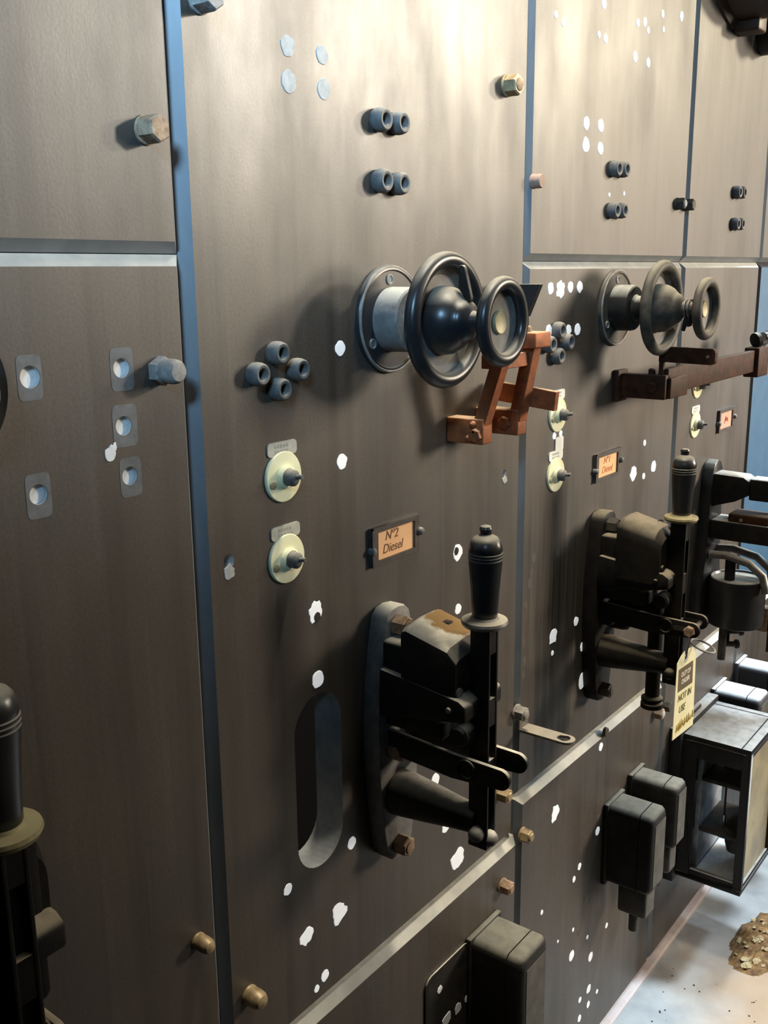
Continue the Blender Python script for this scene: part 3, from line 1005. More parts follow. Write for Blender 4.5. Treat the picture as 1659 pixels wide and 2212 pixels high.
t, c = holder(0.970, 1.1865, 'label holder with orange card reading No2 Diesel', 'card')
lettering('Nº2', 0.0165, -0.006, 0.0016, 0.0085, 'ink', c, shear=0.25)
lettering('Diesel', 0.0165, -0.004, 0.0016, -0.0075, 'ink', c, shear=0.25)
t, c = holder(1.586, 1.185, 'orange card holder on the streaky slab reading No1 Diesel', 'card')
lettering('Nº1', 0.0165, 0.0, 0.0016, 0.0085, 'inkred', c, shear=0.25)
lettering('Diesel', 0.0165, 0.002, 0.0016, -0.0075, 'inkred', c, shear=0.25)
t, c = holder(2.190, 1.191, 'small far holder with pinkish unreadable card at the right edge', 'cardpink')
m = MB()
m.tube([(-0.006, 0.0016, -0.008), (0.002, 0.0016, 0.006), (0.004, 0.0016, -0.004), (0.012, 0.0016, 0.003), (0.016, 0.0016, -0.006)], 0.0011, 6)
m.build('pen_marks', 'inkred', c)

# ------------------------------------------------------------------ copper linkage beside the near handwheel
t = thing('bus_linkage', 'rusty orange copper linkage hanging right of the nearest handwheel', 'linkage', 0, 0, 0)
m = MB(); m.rbox(1.088, 1.112, 0.0005, 0.056, 1.294, 1.327, 0.002); m.build('wall_block', 'copper', t)
m = MB(); m.rbox(1.158, 1.182, 0.0005, 0.067, 1.298, 1.332, 0.002); m.build('wall_block', 'copper', t)
m = MB()
for q in range(3):
    m.lathe([(0.0045, 0), (0.004, 0.004), (0.0015, 0.006)], (1.088, 0.036 + 0.006 * (q % 2) + 0.003 * q, 1.302 + 0.009 * q), (-1, 0, 0), 12)
m.hexa((1.088, 0.046, 1.306), (-1, 0, 0), 0.009, 0.006)
m.build('nut', 'copper', t)
m = MB(); m.hexa((1.158, 0.048, 1.314), (-1, 0, 0), 0.009, 0.006); m.build('nut', 'copper', t)


def strip(x, dz, w, th, name, mat, par):
    """flat bar in the plane x=const between two (d, z) points"""
    (d0, z0), (d1, z1) = dz
    v = Vector((d1 - d0, z1 - z0)).normalized()
    n = Vector((-v.y, v.x)) * w / 2
    m = MB()
    m.prism([(d0 - n.x, z0 - n.y), (d1 - n.x, z1 - n.y), (d1 + n.x, z1 + n.y), (d0 + n.x, z0 + n.y)], 'dz', x - th / 2, x + th / 2)
    return m.build(name, mat, par, smooth=False, bevel=0.001)


strip(1.100, ((0.047, 1.318), (0.080, 1.420)), 0.017, 0.018, 'link_bar', 'copper', t)
strip(1.170, ((0.060, 1.318), (0.083, 1.432)), 0.017, 0.020, 'link_bar', 'copper', t)
strip(1.192, ((0.014, 1.352), (0.106, 1.343)), 0.026, 0.010, 'cross_bar', 'copper', t)
strip(1.132, ((0.050, 1.400), (0.080, 1.400)), 0.018, 0.080, 'cross_bar', 'copper', t)
m = MB(); m.rbox(1.150, 1.192, 0.050, 0.095, 1.414, 1.434, 0.002); tb = m.build('top_block', 'copper', t)
m = MB(); m.lathe([(0.005, 0), (0.005, 0.006), (0.003, 0.008)], (1.165, 0.075, 1.434), (0, 0, 1), 14); m.build('pin', 'rustbolt', tb)
m = MB()
m.prism([(0.0005, 1.494), (0.074, 1.494), (0.056, 1.452), (0.0005, 1.448)], 'dz', 1.194, 1.206)
tag(m.build('gusset_bracket', 'black', smooth=False, bevel=0.001), 'black wedge bracket behind the small front wheel', 'bracket')

# ------------------------------------------------------------------ long bar linkage beside the far handwheel
t = thing('bar_linkage', 'long dark bronze bar running right beneath the dusty handwheel', 'linkage', 0, 0, 0)
m = MB(); m.rbox(1.600, 1.640, 0.0005, 0.010, 1.292, 1.346, 0.002); m.build('base_plate', 'copperdark', t)
m = MB(); m.rbox(1.612, 1.632, 0.010, 0.088, 1.299, 1.340, 0.002); m.build('wall_block', 'copperdark', t)
m = MB(); m.hexa((1.612, 0.066, 1.319), (-1, 0, 0), 0.009, 0.006); m.build('nut', 'copperdark', t)
m = MB(); m.lathe([(0.006, 0), (0.006, 0.008), (0.003, 0.010)], (1.622, 0.060, 1.340), (0, 0, 1), 14); m.build('pin', 'copperdark', t)
m = MB(); m.rbox(1.624, 2.125, 0.074, 0.088, 1.307, 1.350, 0.002); m.build('long_bar', 'copperdark', t)
m = MB(); m.rbox(1.622, 1.70, 0.088, 0.094, 1.300, 1.335, 0.002); m.build('splice_plate', 'copperdark', t)
m = MB(); m.rbox(2.082, 2.150, 0.066, 0.096, 1.296, 1.356, 0.003); m.build('end_clamp', 'copperdark', t)
m = MB()
m.lathe([(0.004, -0.005), (0.0150, -0.004), (0.0155, 0.004), (0.004, 0.005)], (2.100, 0.083, 1.370), (0.8, 0.5, 0.2), 24)
m.build('wing_nut', 'cast', t)
m = MB(); m.lathe([(0.004, 0), (0.013, 0.001), (0.013, 0.008), (0.004, 0.010)], (2.122, 0.090, 1.372), (0.8, 0.5, 0.2), 24)
m.build('wing_nut', 'chrome', t)
m = MB(); m.lathe([(0.004, 0), (0.014, 0.002), (0.014, 0.010), (0.004, 0.012)], (2.165, 0.080, 1.372), (0.3, 0.9, 0.1), 24)
m.cyl((2.150, 0.080, 1.345), (2.166, 0.083, 1.372), 0.006)
m.build('clamp_screw', 'darkbolt', t)
t = thing('contact_arm', 'short dark bar with a rounded end below the dusty handwheel', 'bar', 0, 0, 0)
m = MB()
m.prism([(0.073, 1.362), (0.158, 1.360)] + arc(0.160, 1.367, 0.007, -90, 0, 4) + arc(0.160, 1.379, 0.007, 0, 90, 4) + [(0.073, 1.387)], 'dz', 1.616, 1.628)
m.box(1.618, 1.626, 0.073, 0.081, 1.340, 1.364)
m.build('bar', 'copperdark', t, smooth=False)
m = MB(); m.lathe([(0.003, 0), (0.0025, 0.002)], (1.616, 0.155, 1.373), (-1, 0, 0), 12); m.build('rivet', 'rustbolt', t)


# ------------------------------------------------------------------ circuit breakers (local origin: centre line on the slab, z = 0.95 above floor)
ZB = 0.95


def breaker(x, label, worn=True, rod=False, lift=0.0, housing_round=False, collar='steel', reach=0.200):
    t = thing('circuit_breaker', label, 'circuit breaker', x, ZB + lift, 0.0, group='lever circuit breakers')
    g = 'castgrey' if worn else 'castdark'
    ck = 'cast' if worn else 'castdark'
    # base plate: a long shield narrowing to both ends
    m = MB()
    pr = [(0.000, 0.162), (0.014, 0.160), (0.023, 0.152), (0.028, 0.134), (0.034, 0.100), (0.040, 0.060), (0.043, 0.02), (0.042, -0.03),
          (0.038, -0.09), (0.032, -0.135), (0.026, -0.165), (0.017, -0.180), (0.0, -0.184)]
    poly = pr + [(-a, b3) for a, b3 in pr[-2:0:-1]]
    m.prism(poly, 'xz', 0, 0.026)
    m.build('base_plate', g, t, bevel=0.003)
    for zz, mt in ((0.139, 'rustbolt'), (-0.161, 'rustbolt')):
        m = MB(); m.hexa((-0.004, 0.026, zz), OUT, 0.0135, 0.018, 0.12, turn=0.25)
        m.lathe([(0.008, 0.043), (0.008, 0.0455), (0.007, 0.046)], (-0.004, 0, zz), OUT, 18)
        m.build('mounting_bolt', mt if worn else 'darkbolt', t)
    # neck between the plate and the coil housing
    m = MB(); m.rbox(-0.034, 0.034, 0.024, 0.066, 0.058, 0.128, 0.006); m.build('neck', ck, t)
    # coil housing with a sloping domed top
    m = MB()
    if not housing_round:
        prof = [(-0.040, 0.072)] + [(-0.040, 0.140), (-0.038, 0.146), (-0.032, 0.150), (0.0, 0.154), (0.030, 0.154), (0.037, 0.151), (0.040, 0.144), (0.040, 0.072)]
    else:
        prof = [(-0.044, 0.060)] + arc(-0.014, 0.130, 0.030, 180, 90, 6) + arc(0.014, 0.130, 0.030, 90, 0, 6) + [(0.044, 0.060)]
    n = len(prof)
    secs = [(0.058, 1.0, 0.0), (0.064, 1.02, 0.001), (0.122, 1.0, -0.012), (0.133, 0.93, -0.020)]
    vs = []
    for dd, s, dz in secs:
        for a, b3 in prof:
            vs.append((a * s, dd, 0.072 + (b3 - 0.072) * s + (dz if b3 > 0.1 else 0)))
    fs = [tuple(range(n))[::-1], tuple(range((len(secs) - 1) * n, len(secs) * n))]
    for q in range(len(secs) - 1):
        fs += [(q * n + i, q * n + (i + 1) % n, (q + 1) * n + (i + 1) % n, (q + 1) * n + i) for i in range(n)]
    m.add(vs, fs)
    hs = m.build('coil_housing', 'castrust' if worn else ck, t, angle=30)
    if worn:
        m = MB(); m.rbox(0.008, 0.018, 0.084, 0.094, 0.140, 0.1515, 0.001); m.build('lug', 'bore', hs)
    else:
        m = MB()
        for q in range(3):
            m.rbox(0.004 + q * 0.010, 0.011 + q * 0.010, 0.096 + 0.003 * q, 0.103 + 0.003 * q, 0.13, 0.1525, 0.001)
        m.build('lug', 'bore', hs)
    # shelf casting under the housing
    m = MB()
    sh = [(0.024, 0.060), (0.026, 0.094), (0.060, 0.090), (0.140, 0.080), (0.150, 0.074), (0.150, 0.054), (0.120, 0.048), (0.024, 0.030)]
    m.prism(sh, 'dz', -0.042, 0.042)
    sf = m.build('shelf_casting', ck, t, bevel=0.004)
    m = MB()
    m.cyl((-0.030, 0.085, 0.0905), (-0.030, 0.128, 0.0855), 0.0034, n=12)
    m.lathe([(0.006, 0), (0.006, 0.006)], (-0.030, 0.130, 0.085), (0, 1, 0), 12)
    m.build('pin', g, sf)
    m = MB(); m.lathe([(0.0042, 0), (0.003, 0.003)], (-0.042, 0.128, 0.066), (-1, 0, 0), 14); m.build('rivet', g, sf)
    m = MB(); m.lathe([(0.013, 0), (0.013, 0.020), (0.010, 0.024)], (-0.010, 0.134, 0.030), (-1, 0, 0), 20); m.build('roller', ck, t)
    m = MB(); m.rbox(-0.030, 0.020, 0.026, 0.110, 0.016, 0.040, 0.003); m.build('contact_block', ck, t)
    # pair of slotted links
    for sx, de, nm in ((-0.022, reach, 'slotted_link'), (0.026, reach - 0.004, 'slotted_link')):
        m = MB()
        body = [(0.026, -0.024), (0.026, 0.008), (0.120, 0.002)] + arc(de - 0.013, -0.012, 0.013, 80, -80, 8) + [(0.120, -0.030)]
        m.prism(body, 'dz', sx - 0.003, sx + 0.003)
        lk = m.build(nm, ck, t, bevel=0.001)
        m = MB()
        for side in (-1, 1):
            m.prism(rrect(de - 0.045, de - 0.008, -0.016, -0.008, 0.004, 4), 'dz', sx + side * 0.003, sx + side * 0.0036)
        m.build('slot', 'bore', lk)
        m = MB(); m.torus((sx - 0.003, 0.142, -0.013), (1, 0, 0), 0.0115, 0.0022, 28, 8); m.build('boss', ck, lk)
    # tapering lower arm
    m = MB()
    m.lathe([(0.030, 0.020), (0.029, 0.040), (0.025, 0.075), (0.0205, 0.110), (0.017, 0.142), (0.015, 0.145)], (-0.002, 0, -0.088), OUT, 32)
    m.build('lower_arm', ck, t)
    for xx, zz, rr, ln in ((-0.012, -0.022, 0.0150, 0.022), (0.030, -0.046, 0.010, 0.032)):
        m = MB(); m.lathe([(rr, 0.02), (rr, 0.026 + ln * 0.6), (rr * 0.8, 0.026 + ln * 0.9), (rr * 0.4, 0.026 + ln)], (xx, 0, zz), OUT, 24)
        m.build('knob', 'rustbolt' if worn else ck, t)
    # lever, guard plate, collar and grip
    m = MB()
    m.rbox(-0.0105, -0.0065, 0.136, 0.162, -0.120, 0.166, 0.001)
    m.rbox(0.0065, 0.0105, 0.136, 0.162, -0.120, 0.166, 0.001)
    m.rbox(-0.0068, 0.0068, 0.136, 0.154, -0.118, 0.166, 0.001)
    for z0, z1 in ((-0.12, -0.105), (-0.035, -0.004), (0.040, 0.074), (0.130, 0.166)):
        m.box(-0.0068, 0.0068, 0.15, 0.1612, z0, z1)
    m.build('lever', ck, t)
    m = MB(); m.prism(rrect(0.018, 0.034, 0.010, 0.150, 0.0075), 'xz', 0.128, 0.134); m.build('side_plate', g, t, bevel=0.001)
    for sx, dd in ((-0.0105, 0.149), (0.0, 0.158)):
        m = MB()
        ax = (-1, 0, 0) if sx < 0 else OUT
        m.lathe([(0.0105, 0), (0.0100, 0.005), (0.0070, 0.010), (0.003, 0.012)], (sx, dd, -0.100 if sx < 0 else -0.108), ax, 22)
        m.build('pivot_screw', g, t)
    m = MB(); m.lathe([(0.014, -0.003), (0.0255, -0.001), (0.0275, 0.003), (0.0265, 0.006), (0.017, 0.0075), (0.0155, 0.0095), (0.012, 0.010)], (0, 0.149, 0.164), (0, 0, 1), 48)
    m.build('collar', collar, t)
    m = MB()
    gp = [(0.0140, 0.0), (0.0150, 0.002), (0.0152, 0.010), (0.0163, 0.030), (0.0180, 0.052), (0.0192, 0.066), (0.0196, 0.0715),
          (0.0188, 0.0725), (0.0198, 0.0740), (0.0198, 0.0755), (0.0188, 0.0765), (0.0199, 0.0780), (0.0199, 0.0795), (0.0189, 0.0805), (0.0196, 0.083),
          (0.0188, 0.089), (0.0168, 0.0945), (0.0135, 0.0985), (0.0085, 0.1008), (0.0068, 0.1022), (0.0064, 0.1055), (0.0074, 0.1085), (0.0062, 0.1115), (0.003, 0.1128), (0.0003, 0.113)]
    m.lathe([(r, h * 0.965) for r, h in gp], (0, 0.149, 0.173), (0, 0, 1), 44, cap1=False)
    m.build('grip', 'black', t)
    if rod:
        m = MB()
        m.cyl((0.012, 0.112, -0.165), (0.012, 0.112, 0.02), 0.0125, n=20)
        m.lathe([(0.019, 0), (0.019, 0.008), (0.015, 0.010), (0.0185, 0.014), (0.0185, 0.018), (0.012, 0.022)], (0.012, 0.112, -0.178), (0, 0, 1), 24)
        m.build('dashpot_rod', ck, t)
    return t


breaker(0.945, 'nearest full lever breaker with a dusty rust-stained housing beside the oval slot')
breaker(1.556, 'black lever breaker from which the cream tag hangs', worn=False, rod=True, housing_round=True, collar='ochre')
breaker(0.326, 'lever breaker cut by the left edge showing part of grip and collar', worn=False, lift=0.032, housing_round=True, collar='ochre', reach=0.166)

# ------------------------------------------------------------------ tag and its ring
t = thing('warning_tag', 'cream OUT OF ORDER tag on a wire ring', 'tag', 0, 0, 0)
m = MB()
TP = [(1.513, 0.7467), (1.610, 0.7386), (1.6008, 0.8704), (1.582, 0.892), (1.547, 0.8957), (1.5148, 0.8819)]


def tagpt(i):
    return TP[i]


# outline with an open notch at the top
ol = [(1.513, 0.7465), (1.609, 0.7390), (1.6015, 0.872), (1.584, 0.8915), (1.5615, 0.8935)]
notch = arc(1.5535, 0.8795, 0.0075, 20, -200, 8)
ol += notch + [(1.547, 0.8945), (1.5385, 0.8945), (1.5150, 0.8815)]
m.prism(ol, 'xz', 0.1715, 0.1725)
tg = m.build('card', 'tag', t, smooth=False)
m = MB(); m.prism([(1.5235, 0.8285), (1.5920, 0.8235), (1.5890, 0.8650), (1.5225, 0.8690)], 'xz', 0.1725, 0.1727); sq = m.build('print_block', 'tagdark', tg, smooth=False)
lettering('OUT OF', 0.0115, 1.5570, 0.1729, 0.8535, 'tagwhite', sq, rot=-0.065, thick=0.0003)
lettering('ORDER', 0.0115, 1.5570, 0.1729, 0.8405, 'tagwhite', sq, rot=-0.065, thick=0.0003)
lettering('NOT IN', 0.0175, 1.5570, 0.1729, 0.8130, 'tagink', tg, rot=-0.07, shear=0.2, name='handwriting')
lettering('USE', 0.0175, 1.5480, 0.1729, 0.7920, 'tagink', tg, rot=-0.07, shear=0.2, name='handwriting')
m = MB()
random.seed(3)
xx = 1.525
while xx < 1.600:
    m.tube([(xx, 0.1727, 0.757 + random.uniform(-0.003, 0.004)), (xx + 0.003, 0.1727, 0.764 + random.uniform(0, 0.008)), (xx + 0.005, 0.1727, 0.756)], 0.0009, 5)
    xx += random.uniform(0.006, 0.010)
m.build('scribble', 'tagstain', tg)
m = MB(); m.torus((1.575, 0.192, 0.899), (0.1, 0.35, 1), 0.021, 0.0018, 40, 8); m.build('ring', 'rim', t)
m = MB(); m.tube([(1.5535, 0.172, 0.8790), (1.5545, 0.1735, 0.892), (1.556, 0.176, 0.910), (1.561, 0.180, 0.926), (1.5685, 0.184, 0.934)], 0.0011, 8); m.build('wire', 'darkbolt', t)
t = thing('link_pin', 'rusty hex pin through the slotted links above the cream tag', 'pin', 0, 0, 0)
m = MB(); m.cyl((1.526, 0.184, 0.937), (1.588, 0.184, 0.937), 0.0042, n=14); m.build('shank', 'darkbolt', t)
m = MB(); m.hexa((1.5305, 0.184, 0.937), (-1, 0, 0), 0.0095, 0.007); m.build('head', 'rustbolt', t)

# ------------------------------------------------------------------ solenoid breaker at the right edge
t = thing('solenoid_breaker', 'black breaker with a round solenoid pot at the right edge', 'circuit breaker', 2.10, 0, 0.0)
m = MB()
pr = [(0.0, 1.118), (0.018, 1.112), (0.030, 1.095), (0.036, 1.06), (0.040, 0.98), (0.046, 0.91), (0.056, 0.865), (0.062, 0.83), (0.060, 0.76), (0.04, 0.745), (0.0, 0.745)]
m.prism(pr + [(-a, b3) for a, b3 in pr[-2:0:-1]], 'xz', 0, 0.024)
m.build('base_plate', 'black', t, bevel=0.003)
m = MB(); m.prism([(0.020, 1.092), (0.085, 1.090), (0.098, 1.082), (0.098, 1.052), (0.070, 1.036), (0.022, 1.020)], 'dz', -0.026, 0.026); m.build('upper_arm', 'cast', t, bevel=0.003)
m = MB(); m.rbox(-0.022, 0.022, 0.097, 0.150, 1.042, 1.088, 0.004); m.build('contact_block', 'cast', t)
m = MB(); m.rbox(-0.032, 0.032, 0.024, 0.150, 0.952, 0.994, 0.004); m.build('middle_arm', 'cast', t)
m = MB(); m.rbox(-0.030, 0.030, 0.060, 0.145, 0.990, 1.012, 0.005); m.build('arc_block', 'copperdark', t)
m = MB(); m.lathe([(0.004, 0), (0.003, 0.003)], (-0.031, 0.088, 1.000), (-1, 0, 0), 12); m.build('rivet', 'rustbolt', t)
m = MB(); m.tube([(-0.026, 0.026, 0.915), (-0.026, 0.060, 0.918), (-0.026, 0.110, 0.908), (-0.026, 0.140, 0.885), (-0.026, 0.150, 0.85)], 0.0085, 12)
m.tube([(0.026, 0.026, 0.918), (0.026, 0.060, 0.921), (0.026, 0.110, 0.911), (0.026, 0.140, 0.888), (0.026, 0.150, 0.85)], 0.0085, 12)
m.build('curved_yoke', 'steel', t)
m = MB(); m.lathe([(0.050, -0.105), (0.0565, -0.102), (0.058, -0.09), (0.058, -0.006), (0.0565, 0.0), (0.053, 0.001), (0.051, -0.003), (0.012, -0.003)], (-0.003, 0.083, 0.868), (0, 0, 1), 56)
m.build('solenoid_pot', 'black', t)
m = MB(); m.torus((-0.003, 0.083, 0.868), (0, 0, 1), 0.055, 0.0016, 56, 8); m.build('pot_rim', 'rim', t)
m = MB(); m.lathe([(0.011, -0.0035), (0.011, 0.050), (0.007, 0.052)], (-0.020, 0.070, 0.868), (0, 0, 1), 18); m.build('plunger', 'cast', t)
m = MB(); m.cyl((-0.038, 0.070, 0.690), (-0.038, 0.070, 0.765), 0.0085, n=16); m.build('lower_stem', 'darkbolt', t)
m = MB(); m.cyl((-0.012, 0.070, 0.720), (-0.012, 0.070, 0.765), 0.0065, n=16); m.build('lower_stem', 'darkbolt', t)
for xx, zz in ((-0.030, 0.722), (-0.006, 0.744)):
    m = MB(); m.cyl((xx, 0.070, zz), (xx + 0.02, 0.090, zz - 0.002), 0.006, n=12)
    m.lathe([(0.010, 0), (0.010, 0.005)], (xx + 0.02, 0.090, zz - 0.002), (0.7, 0.7, 0), 14); m.build('thumb_screw', 'darkbolt', t)
m = MB(); m.rbox(0.028, 0.052, 0.118, 0.142, 0.745, 0.80, 0.003); m.build('lug', 'rustbolt', t)
m = MB(); m.rbox(0.030, 0.062, 0.142, 0.172, 0.70, 1.10, 0.003); m.build('lever', 'cast', t)


# ------------------------------------------------------------------ relay boxes
def relay(x0, x1, d1, zt, zb, label, term=True, r=0.013, split=0.72, cover='relay'):
    t = thing('relay_box', label, 'relay box', x0, zt, PR, group='black relay boxes')
    w = x1 - x0
    h = zt - zb

    def shell(da, db, inset):
        m = MB()
        m.rbox(inset, w - inset, da, db, -h + inset, -inset, r, 4)
        return m
    m = MB(); m.rbox(-0.004, w + 0.004, 0, 0.010, -h - 0.004, 0.003, 0.003); m.build('back_plate', cover, t)
    ds = d1 * split
    # body and lid share a rounded section; the joint is a thin dark line
    prof = rrect(0, w, -h, 0, r, 6)
    n = len(prof)

    def loft(secs, mat, name):
        m = MB()
        vs, fs = [], []
        cx, cz = w / 2, -h / 2
        for dd, off in secs:
            sx, sz = (w / 2 - off) / (w / 2), (h / 2 - off) / (h / 2)
            vs += [(cx + (a - cx) * sx, dd, cz + (b3 - cz) * sz) for a, b3 in prof]
        for q in range(len(secs) - 1):
            fs += [(q * n + i, q * n + (i + 1) % n, (q + 1) * n + (i + 1) % n, (q + 1) * n + i) for i in range(n)]
        fs += [tuple(range(n))[::-1], tuple((len(secs) - 1) * n + i for i in range(n))]
        m.add(vs, fs)
        return m.build(name, mat, t, angle=40)
    loft([(0.008, 0.0), (ds - 0.001, 0.0)], cover, 'body')
    loft([(ds - 0.0012, 0.0015), (ds + 0.0012, 0.0015)], 'seam', 'joint')
    loft([(ds + 0.001, 0.0), (d1 - 0.010, 0.0), (d1 - 0.004, 0.003), (d1 - 0.001, 0.0075), (d1, 0.012)], cover, 'lid')
    m = MB(); m.box(w * 0.18, w * 0.86, d1 - 0.0005, d1 + 0.0008, -h * 0.92, -h * 0.12); m.build('front_plate', 'relayfront', t, smooth=False)
    if term:
        m = MB(); m.rbox(w * 0.16, w * 0.80, 0.030, d1 * 0.90, -h - 0.058, -h + 0.004, 0.006)
        m.build('terminal_block', 'relayfront', t)
        m = MB(); m.cyl((w * 0.3, d1 * 0.62, -h - 0.092), (w * 0.3, d1 * 0.62, -h - 0.056), 0.0085, n=16); m.build('terminal_stud', 'darkbolt', t)
        m = MB(); m.cyl((w * 0.72, d1 * 0.70, -h - 0.075), (w * 0.72, d1 * 0.70, -h - 0.056), 0.005, n=12); m.build('terminal_stud', 'rustbolt', t)
    return t


relay(1.136, 1.221, 0.096, 0.522, 0.335, 'nearest black relay box on the low slab at the bottom')
relay(1.622, 1.694, 0.098, 0.523, 0.360, 'nearer of the two stepped relay boxes left of the glazed case')
relay(1.732, 1.790, 0.100, 0.538, 0.403, 'farther of the two stepped relay boxes, touching the glazed case in view')
relay(2.200, 2.280, 0.112, 0.556, 0.38, 'pale dusty relay box just behind the glazed case', term=False, cover='relaypale')
relay(2.365, 2.430, 0.112, 0.566, 0.39, 'farthest pale dusty relay box at the right edge', term=False, cover='relaypale')

# ------------------------------------------------------------------ glazed instrument case
t = thing('glazed_case', 'black glazed instrument case with a dusty grey lid', 'instrument case', 1.962, 0.205, PR)
W_, H_, D0, D1 = 0.205, 0.340, 0.026, 0.168
m = MB(); m.rbox(-0.018, W_ + 0.01, 0, D0, -0.01, H_ + 0.012, 0.003); m.build('back_box', 'case', t)
m = MB()
fr = 0.017
m.box(0, W_, D0, D1, 0, 0.012)
for xx in (0, W_ - fr):
    m.box(xx, xx + fr, D1 - fr, D1, 0.012, H_ - 0.012)
    m.box(xx, xx + fr, D0, D0 + 0.030, 0.012, H_ - 0.012)
    m.box(xx, xx + 0.012, D0 + 0.030, D1 - fr, 0.012, 0.026)
    m.box(xx, xx + 0.012, D0 + 0.030, D1 - fr, H_ - 0.050, H_ - 0.012)
m.box(fr, W_ - fr, D1 - 0.012, D1, 0.012, 0.022)
m.box(fr, W_ - fr, D1 - 0.012, D1, H_ - 0.022, H_ - 0.012)
fo = m.build('frame', 'case', t, bevel=0.0012)
m = MB(); m.box(-0.001, W_ + 0.001, D0, D1 + 0.001, H_ - 0.012, H_); ld = m.build('lid', 'case', t, bevel=0.002)
m = MB(); m.box(0.0, W_, D1 - 0.020, D1 - 0.0175, H_ - 0.0005, H_ + 0.0006); m.box(W_ - 0.020, W_ - 0.0175, D0, D1 - 0.02, H_ - 0.0005, H_ + 0.0006)
m.build('lid_groove', 'seam', ld, smooth=False)
m = MB(); m.cyl((0.03, 0.012, H_ + 0.018), (0.12, 0.012, H_ + 0.018), 0.007, n=14); m.build('hinge', 'case', t)
m = MB(); m.box(0.004, 0.007, D0 + 0.028, D1 - 0.015, 0.020, H_ - 0.040); m.build('side_pane', 'glass', t, smooth=False)
m = MB(); m.box(0.015, W_ - 0.015, D1 - 0.008, D1 - 0.005, 0.016, H_ - 0.018); m.build('front_pane', 'glassreflect', t, smooth=False)
# works behind the glass
wk = t
m = MB(); m.rbox(0.035, 0.18, D0, 0.060, 0.014, 0.30, 0.003); m.build('chassis', 'inner', wk)
m = MB(); m.rbox(0.03, 0.17, 0.060, 0.150, 0.226, 0.236, 0.002); m.rbox(0.03, 0.17, 0.060, 0.150, 0.106, 0.116, 0.002); m.build('shelf', 'darkbolt', wk)
m = MB(); m.lathe([(0.020, 0), (0.024, 0.01), (0.024, 0.05), (0.016, 0.056)], (0.095, 0.110, 0.236), (0, 0, 1), 28); m.build('coil', 'darkbolt', wk)
m = MB(); m.lathe([(0.017, 0), (0.022, 0.02), (0.020, 0.07), (0.010, 0.08)], (0.075, 0.128, 0.060), (0, 0, 1), 28); m.build('weight', 'darkbolt', wk)
m = MB(); m.cyl((0.060, 0.105, 0.118), (0.060, 0.105, 0.226), 0.0022, n=10); m.build('rod', 'darkbolt', wk)
m = MB(); m.cyl((0.060, 0.105, 0.117), (0.060, 0.105, 0.146), 0.0042, n=12); m.build('rod_tip', 'chrome', wk)
m = MB(); m.box(0.018, 0.180, 0.062, 0.168, 0.0125, 0.0150); m.build('base_card', 'filler', wk, smooth=False)

# ------------------------------------------------------------------ flat eye bracket
t = thing('eye_bracket', 'flat ochre eye bracket sticking out above the sloping ledge', 'bracket', 1.310, 0.8000, 0.0)
n = 20
outer = [(-0.0145, 0.0), (-0.0145, 0.040)] + [(-0.0145, 0.055)] + [(0.0145 * math.cos(PI - PI * i / 12), 0.078 + 0.0145 * math.sin(PI * i / 12)) for i in range(13)] + [(0.0145, 0.055), (0.0145, 0.040), (0.0145, 0.0), (0.0, 0.0)]
inner = []
for p in outer:
    a = math.atan2(p[1] - 0.074, p[0])
    inner.append((0.0105 * math.cos(a), 0.074 + 0.0105 * math.sin(a)))
m = MB(); m.prism(outer, 'xd', 0, 0.004, inner=inner); m.build('eye_plate', 'steel', t, smooth=False)
m = MB(); m.box(-0.0145, 0.0145, 0, 0.004, 0.004, 0.022); m.build('mounting_foot', 'steel', t, smooth=False)

# ------------------------------------------------------------------ dark meter at the top right corner
t = thing('panel_meter', 'dark brown round meter cut by the top right corner', 'meter', 2.085, 2.125, 0.0)
m = MB(); m.lathe([(0.165, 0), (0.165, 0.006), (0.150, 0.012), (0.150, 0.075), (0.140, 0.090), (0.120, 0.094), (0.118, 0.088), (0.01, 0.088)], (0, 0, 0), OUT, 72); m.build('drum', 'meter', t)
m = MB(); m.lathe([(0.117, 0.0885), (0.117, 0.0895)], (0, 0, 0), OUT, 48); m.build('dial', 'filler_pale', t)
m = MB(); m.rbox(-0.005, 0.045, 0.0, 0.05, -0.172, -0.140, 0.005); m.build('lug', 'meter', t)
t = thing('terminal_post', 'black cylinder at the top right edge beside the dark meter', 'post', 2.262, 1.985, 0.0)
m = MB(); m.lathe([(0.045, 0), (0.045, 0.05), (0.036, 0.058), (0.036, 0.10), (0.03, 0.104)], (0, 0, 0), OUT, 40); m.build('body', 'black', t)
m = MB(); m.lathe([(0.015, 0.103), (0.015, 0.112), (0.01, 0.114)], (0, 0, 0), OUT, 20); m.build('cap_nut', 'darkbolt', t)

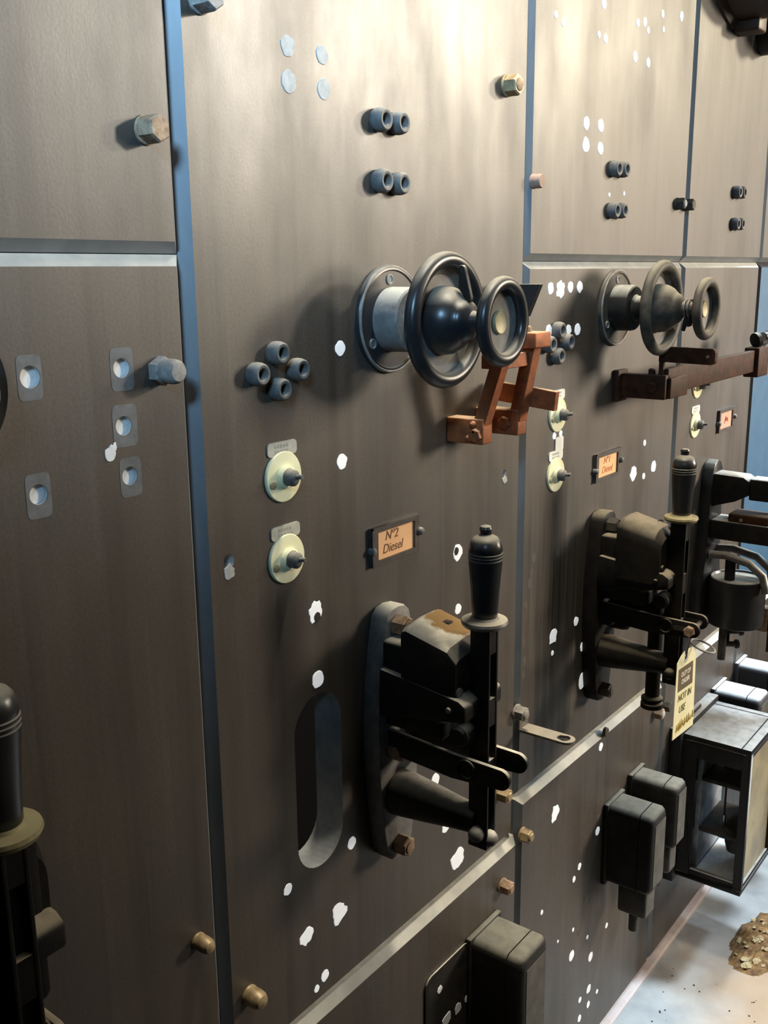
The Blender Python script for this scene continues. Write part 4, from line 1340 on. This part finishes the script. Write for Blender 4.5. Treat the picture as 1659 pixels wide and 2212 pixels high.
# ------------------------------------------------------------------ floor debris
random.seed(11)
m = MB()
N = 26
vs, fs = [], []
for i in range(N + 1):
    for j in range(N + 1):
        u, v = i / N * 2 - 1, j / N * 2 - 1
        x, d = 2.125 + u * 0.13, 0.190 + v * 0.06
        rr = math.hypot(u, v) + 0.28 * noise.noise(Vector((u * 2.1, v * 2.1, 4)))
        hgt = max(0, 1 - rr) ** 0.6 * 0.016
        hgt *= 0.6 + 0.9 * abs(noise.noise(Vector((u * 5, v * 5, 1)))) + 0.5 * abs(noise.noise(Vector((u * 14, v * 14, 2))))
        vs.append((x, d, hgt - 0.0006))
for i in range(N):
    for j in range(N):
        q = (i * (N + 1) + j, (i + 1) * (N + 1) + j, (i + 1) * (N + 1) + j + 1, i * (N + 1) + j + 1)
        if max(vs[k2][2] for k2 in q) > 0:
            fs.append(q)
m.add(vs, fs)
for q in range(45):
    a, r = random.uniform(0, 2 * PI), random.random() ** 0.6
    x, d = 2.125 + 0.115 * r * math.cos(a), 0.190 + 0.052 * r * math.sin(a)
    s = random.uniform(0.004, 0.012)
    z = 0.006 + 0.010 * (1 - r)
    pts = []
    for k2 in range(6):
        t2 = k2 * PI / 3 + random.uniform(-0.3, 0.3)
        pts.append((x + s * math.cos(t2), d + s * 0.7 * math.sin(t2), z + random.uniform(-0.003, 0.004)))
    pts2 = [(px, py, pz - 0.0015) for px, py, pz in pts]
    m.add(pts + pts2, [tuple(range(6)), tuple(range(11, 5, -1))] + [(k2, 6 + k2, 6 + (k2 + 1) % 6, (k2 + 1) % 6) for k2 in range(6)], mi=1)
tag(m.build('rust_debris', ['debris', 'flake'], smooth=False), 'heap of flaky brown rust on the floor at the lower right', 'debris', kind='stuff')
m = MB()
for q in range(60):
    x, d = random.uniform(1.6, 1.93), random.uniform(0.04, 0.34)
    s = random.uniform(0.0006, 0.0022)
    if q < 5:
        s *= 1.8
    m.lathe([(s, 0), (s * 0.9, s * 0.7), (s * 0.4, s)], (x, d, 0), (0, 0, 1), 7)
tag(m.build('floor_crumbs', 'crumb'), 'dark crumbs scattered over the pale floor', 'crumbs', kind='stuff')
